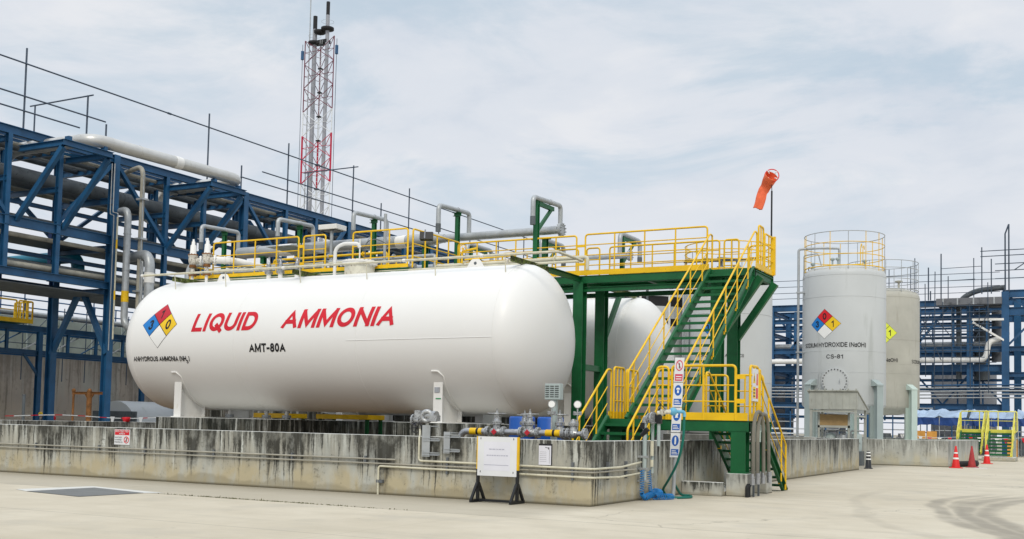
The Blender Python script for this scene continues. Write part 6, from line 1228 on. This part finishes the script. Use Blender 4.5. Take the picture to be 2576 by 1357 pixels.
for k in range(90): m.cyl((-102.6, 120.6, 1 + k * .68), (-102.2, 120.6, 1 + k * .68), .03, n=4)
m.build('ladder', 'towwhite', t)
for k in range(16): MB().box(-102.75, -102.15, 120.4, 121.0, 3 + k * 3.94, 3.2 + k * 3.94).build('rest_platform', 'soot', t)
for p in ((-105.65, 120), (-98.75, 120)): MB().cyl((*p, 0), (*p, 62.5), .045, n=5).build('lamp_cable', 'scaff', t); MB().cyl((*p, 60.0), (*p, 61.4), .26, n=10).build('obstruction_lamp', 'blue2', t)
for z in (26, 33, 40.5, 52): MB().tube([(-104.0, 120.7, z), (-103.2, 120.4, z), (-103.2, 120.4, z + 1.6), (-104.0, 120.7, z + 1.6)], .05, 5).build('loop_rail', 'galv', t)
# ------------------------------------------------------------------ blue plant structure behind the upright tanks
F = thing('pipe_rack', 'far blue multi-tier pipe rack stretching behind the grey upright tanks', 'pipe rack', (-6, 72, 0))
cols = [-44, -34.5, -25, -15.1, -7.6, -.17]
for y in (70, 75.5):
    for x in cols: MB().ibeam((x, y, 0), (x, y, 11.4), .42, .42, .04, (0, 1, 0)).build('column', 'blue2', F)
    for z, h in ((11.3, .5), (10.2, .35), (7.8, .42), (6.4, .5), (3.5, .42)): MB().ibeam((-46, y, z), (2.2, y, z), h, .3, .035).build('tier_beam', 'blue2', F)
    MB().ibeam((-46, y, 9.4), (2.2, y, 9.4), .16, .16, .02).build('tier_beam', 'blue2', F)
for x in [-44 + k * 2.37 for k in range(20)]:
    MB().ibeam((x, 70.02, 6.6), (x, 70.02, 11), .18, .18, .02, (0, 1, 0)).build('stud', 'blue2', F)
for k in range(9):
    x = -42 + k * 4.74; MB().bar((x, 70, 8.0), (x + 2.37, 70, 11.0), .14, .16).build('diagonal', 'blue2', F)
    if k % 2: MB().bar((x + 4.74, 75.5, 8.0), (x + 2.37, 75.5, 11.0), .14, .16).build('diagonal', 'blue2', F)
for z in (8.9, 8.35, 7.2, 5.6, 4.9, 2.6): MB().ibeam((-46, 72.6, z), (2.2, 72.6, z), .2, .16, .02).build('inner_beam', 'blue2', F)
for k in range(26): x = -44.5 + k * 1.8; MB().bar((x, 72.6, 2.4), (x, 72.6, 11.1), .12, .12, (0, 1, 0)).build('hanger', 'blue2', F)
for k in range(10): x = -43 + k * 4.5; MB().bar((x, 72.8, 3.6), (x + 2.2, 72.8, 6.3), .12, .14).build('diagonal', 'blue2', F); MB().bar((x + 4.4, 75.4, 3.6), (x + 2.2, 75.4, 6.3), .12, .14).build('diagonal', 'blue2', F)
for x in cols:
    for z in (11.0, 9.2, 7.6, 6.1): MB().ibeam((x, 70, z), (x, 75.5, z), .3, .24, .03).build('transom', 'blue2', F)
G = thing('steel_tower', 'taller blue steel frame at the right edge with a stout front column', 'steel frame', (6, 71, 0))
for x in (2.3, 9.5, 16.5):
    MB().ibeam((x, 69.6, 0), (x, 69.6, 12.0), .5, .5, .045, (0, 1, 0)).build('column', 'blue2', G); MB().ibeam((x + .5, 75, 0), (x + .5, 75, 12), .5, .5, .045, (0, 1, 0)).build('column', 'blue', G)
for z, h in ((11.85, .55), (10.55, .6), (7.8, .35), (5.9, .35), (4.7, .3)):
    for y in (69.65, 75): MB().ibeam((2.1, y, z), (17, y, z), h, .3, .035).build('tier_beam', 'blue2', G)
for x in (3.7, 4.6, 5.8, 7.5): MB().ibeam((x, 69.7, 4.7), (x, 69.7, 11.6), .2, .2, .02, (0, 1, 0)).build('stud', 'blue2', G)
for a, b in (((2.4, 8), (4.6, 10.4)), ((4.8, 8), (7.4, 10.4)), ((2.6, 11.6), (3.7, 10.8))): MB().bar((a[0], 69.8, a[1]), (b[0], 69.8, b[1]), .12, .14).build('diagonal', 'blue2', G)
m = MB(); m.bar((-.1 + .2, 68.6, 9.9), (2.2, 69.4, 9.95), .1, .16); m.build('white_bracket', 'offwhite', G); MB().bar((.15, 68.6, 9.7), (2.2, 69.4, 8.4), .1, .14).build('white_bracket', 'offwhite', G)
# pipes of that structure
t = thing('white_pipe', 'long white pipe along the far rack turning up before the stout blue column', 'pipe', (-6, 69.3, 6.8)); MB().tube([(-46, 69.4, 6.95), (.95, 69.4, 6.95), (1.2, 69.4, 8.4), (2.0, 69.8, 8.5)], .2, 14, .5).build('pipe', 'offwhite', t)
for i, (z, r, mt) in enumerate(((8.25, .22, 'galv'), (5.1, .06, 'blue2'), (4.9, .05, 'galv'), (4.65, .06, 'galv'), (4.4, .05, 'galv'), (4.15, .05, 'galv'))):
    q = [(-46, 69.5, z), (-4, 69.5, z - .06), (1, 69.3, z + .03), (16, 69.5, z + .05)] if i else [(-46, 71, z), (2, 71, z)]
    tag(MB().tube(q, r, 8, 2.0).build('far_pipe', mt), ('grey pipe lying in the far blue rack' if i == 0 else 'thin pale line slung low across the far rack, %s from top' % ('', 'first', 'second', 'third', 'fourth', 'fifth')[i]), 'pipe', 'thin lines across the far rack')
t = thing('dark_ductwork', 'sooty dark duct tower with a bent elbow on top inside the far rack', 'duct', (.6, 72, 6))
m = MB(); m.cyl((.5, 72, 5.6), (.5, 72, 10.9), .55, n=20); m.build('riser', 'grime', t); MB().cyl((1.5, 72.3, 7), (1.5, 72.3, 10.9), .35, n=16).build('riser', 'darkwall', t)
MB().tube([(-1.0, 70.6, 5.6), (-1.0, 70.6, 11.6), (.2, 70.6, 12.3), (2.2, 70.2, 12.4)], .2, 14, .8, segs=7).build('elbow_pipe', 'grime', t); MB().box(-2.4, 2.1, 68.7, 71.5, 11.05, 11.55).build('dark_box', 'darkwall', t)
for x in (-1.9, -.9, .2, 1.6): MB().box(x - .05, x + .05, 68.66, 68.7, 11.05, 11.55).build('box_rib', 'galv', t)
t = thing('cage_scaffold', 'dense birdcage tube scaffold around the dark duct tower of the far rack', 'scaffold', (-1.5, 69, 0))
rr = random.Random(4)
for k in range(13):
    x = -6.2 + k * .62; MB().cyl((x, 68.4 + rr.uniform(-.2, .2), 5.5 + rr.uniform(-1.5, 1)), (x + rr.gauss(0, .03), 68.4, 10.8 + rr.choice((0, 0, .5, 3.2, 3.0)) * rr.uniform(.5, 1)), .034, n=5).build('standard', 'scaff', t)
for k in range(10):
    z = 6.7 + k * .47; MB().cyl((-6.6 + rr.uniform(-1, .8), 68.35, z), (1.2 + rr.uniform(-.6, .8), 68.35, z + rr.gauss(0, .04)), .032, n=5).build('ledger', 'scaff', t)
for k in range(7): x = -6 + k * 1.0; MB().cyl((x, 68.45, 6.8 + rr.uniform(0, 1.5)), (x + rr.choice((-1, 1)) * 1.3, 68.45, 9.6 + rr.uniform(-.5, 1)), .035, n=5).build('brace', 'scaff', t)
for x, zt_ in ((-3.0, 14.0), (-2.85, 12.2), (-2.1, 15.0)): MB().cyl((x, 69.2, 11.5), (x, 69.2, zt_), .05, n=6).build('standard', 'scaff', t)
t = thing('scaffold_rail', 'scaffold-tube guard rail with uneven uprights on the roof of the far rack', 'scaffold rail', (-4, 70, 11.5))
for z, x0, x1 in ((12.05, -46, 1.9), (12.5, -46, 1.9), (13.0, -46, 1.9), (13.5, -46, 1.9), (13.05, -1.9, .2), (14.0, -2.2, .7)): MB().cyl((x0, 70.1, z), (x1, 70.1, z + .06), .024, n=5).build('ledger', 'scaff', t)
for x, zt_ in ((-40, 14), (-33, 14.2), (-26, 14), (-20, 14.2), (-12.2, 14.6), (-11.4, 14.2), (-6, 14.1), (-4.4, 14.3), (-4.1, 14.9), (-1.7, 13.4), (.1, 14.7)): MB().cyl((x, 70.1, 11.5), (x, 70.1, zt_), .036, n=5).build('standard', 'scaff', t)
MB().tube([(-12.2, 70.1, 14.6), (-11.4, 70.1, 14.15)], .045, 5).build('brace', 'scaff', t)
t = thing('scaffold_rail', 'tall scaffold rail with a bent lamp pole over the steel frame at the right edge', 'scaffold rail', (5, 69.6, 12))
for z in (13.0, 13.6, 14.1, 14.7, 15.1): MB().cyl((.6 if z > 14.5 else 1.6, 69.6, z), (17, 69.6, z + .1), .034, n=5).build('ledger', 'scaff', t)
for x, zt_ in ((.7, 15.4), (1.35, 14.5), (3.9, 14.9), (7, 15.2)): MB().cyl((x, 69.6, 11.9), (x, 69.6, zt_), .046, n=6).build('standard', 'scaff', t)
MB().tube([(2.3, 69.5, 12.0), (2.3, 69.5, 16.3), (2.55, 69.5, 17.0)], .06, 6).build('lamp_pole', 'scaff', t); MB().cyl((2.55, 69.5, 12), (2.55, 69.5, 17.0), .06, n=6).build('lamp_pole', 'scaff', t)
MB().tube([(2.9, 69.6, 13.6), (3.9, 69.6, 14.3)], .04, 5).build('brace', 'scaff', t)
t = thing('water_tank', 'dark grey water tank lettered DIWT-90 standing deep inside the far rack', 'tank', (-2.2, 86, 0))
MB().lathe((-2.2, 86, 0), (0, 0, 1), [(2.7, 0), (2.7, 7.0), (2.4, 7.4), (.001, 7.8)], 40).build('shell', 'darkwall', t); fn = vmap(-2.2, 86, 2.7); letter_v(t, fn, 'DIWT-90', -.75, .38, 4.62, .32)
for i, (x, r_, hh_) in enumerate(((-17.5, 2.2, 6.2), (-12.4, 1.6, 5.4), (-24, 2.4, 6.4), (-31, 2.0, 6))):
    t = thing('process_vessel', 'dark vessel under the far rack, %s' % ('left of the acid tank edge', 'between the acid tank and the grey tank', 'behind the platform stair', 'behind the white tanks')[i], 'vessel', (x, 78, 0), 'vessels under the far rack')
    MB().lathe((x, 78, 0), (0, 0, 1), [(r_, .3), (r_, hh_), (r_ * .7, hh_ + .5), (.001, hh_ + .7)], 28).build('shell', 'darkwall', t); MB().tube([(x + .5, 75.9, .3), (x + .5, 75.9, hh_ - 1), (x + 2, 75.9, hh_ - 1)], .1, 8, .3).build('pipe', 'galv', t)
    MB().tube([(x - .8, 75.8, 1), (x + 2.4, 75.8, 1.1)], .07, 8).build('pipe', 'blue2', t)
# clutter under the rack between the tanks: skids with pipes
rr = random.Random(8)
sk_l = ('behind the acid tank', 'between the acid tank and the grey tank', 'left of the stained tank', 'right of the stained tank', 'behind the lime stile', 'at the right edge')
for i, x in enumerate((-19.5, -14.6, -9.5, -4.6, -.5, 4.6)):
    t = thing('pump_skid', 'dark pump skid under the far rack, ' + sk_l[i], 'pump skid', (x, 67.5, 0), 'pump skids under the far rack')
    MB().box(x - 1.6, x + 1.6, 67, 68.2, 0, .5).build('base', 'grime', t)
    for k in range(3): q = x - 1.1 + k * 1.1; m = MB(); m.cyl((q, 67.4, .5), (q, 67.4, 1.4), .3, n=14); m.cyl((q - .4, 67.3, 1.0), (q + .4, 67.3, 1.0), .17, n=12); m.build('pump', 'grime' if k != 1 else 'darkwall', t)
    for k in range(4): z = 1.1 + k * .55 + rr.uniform(-.1, .1); MB().tube([(x - 2, 67.0, z), (x + .4, 67.0, z), (x + .4, 67.0, z + .5), (x + 2.2, 67, z + .5)], .045, 6, .1).build('pipe', 'galv' if k % 2 else 'blue2', t)
    for k in range(4): q = x - 1.8 + k * 1.2; MB().cyl((q, 66.9, 0), (q, 66.9, 3.2 + rr.uniform(-.4, .3)), .05, n=6).build('standard', 'blue2' if k % 2 else 'scaff', t)
# distant skyline at the right edge and behind
rr = random.Random(21)
for i, (x, y, h) in enumerate(((14, 150, 9), (24, 160, 12), (36, 170, 10), (48, 190, 14), (4, 175, 8))):
    t = thing('plant_frame', 'small hazy distant plant frame on the skyline, %s' % ('nearest the right edge', 'second from the rack', 'third beyond the tents', 'farthest right', 'lowest behind the stile')[i], 'steel frame', (x, y, 0), 'distant plant frames')
    for k in range(3):
        for q in (0, 4): MB().cyl((x + k * 3.4, y + q, 0), (x + k * 3.4, y + q, h + rr.uniform(-1, 2)), .12, n=5).build('column', 'scaff', t)
    for z in range(2, int(h), 2): MB().cyl((x - .5, y, z), (x + 7.4, y, z), .09, n=5).build('beam', 'scaff', t)
    MB().cyl((x + 2, y + 2, 0), (x + 2, y + 2, h * .8), .8, n=12).build('vessel', 'galv', t)
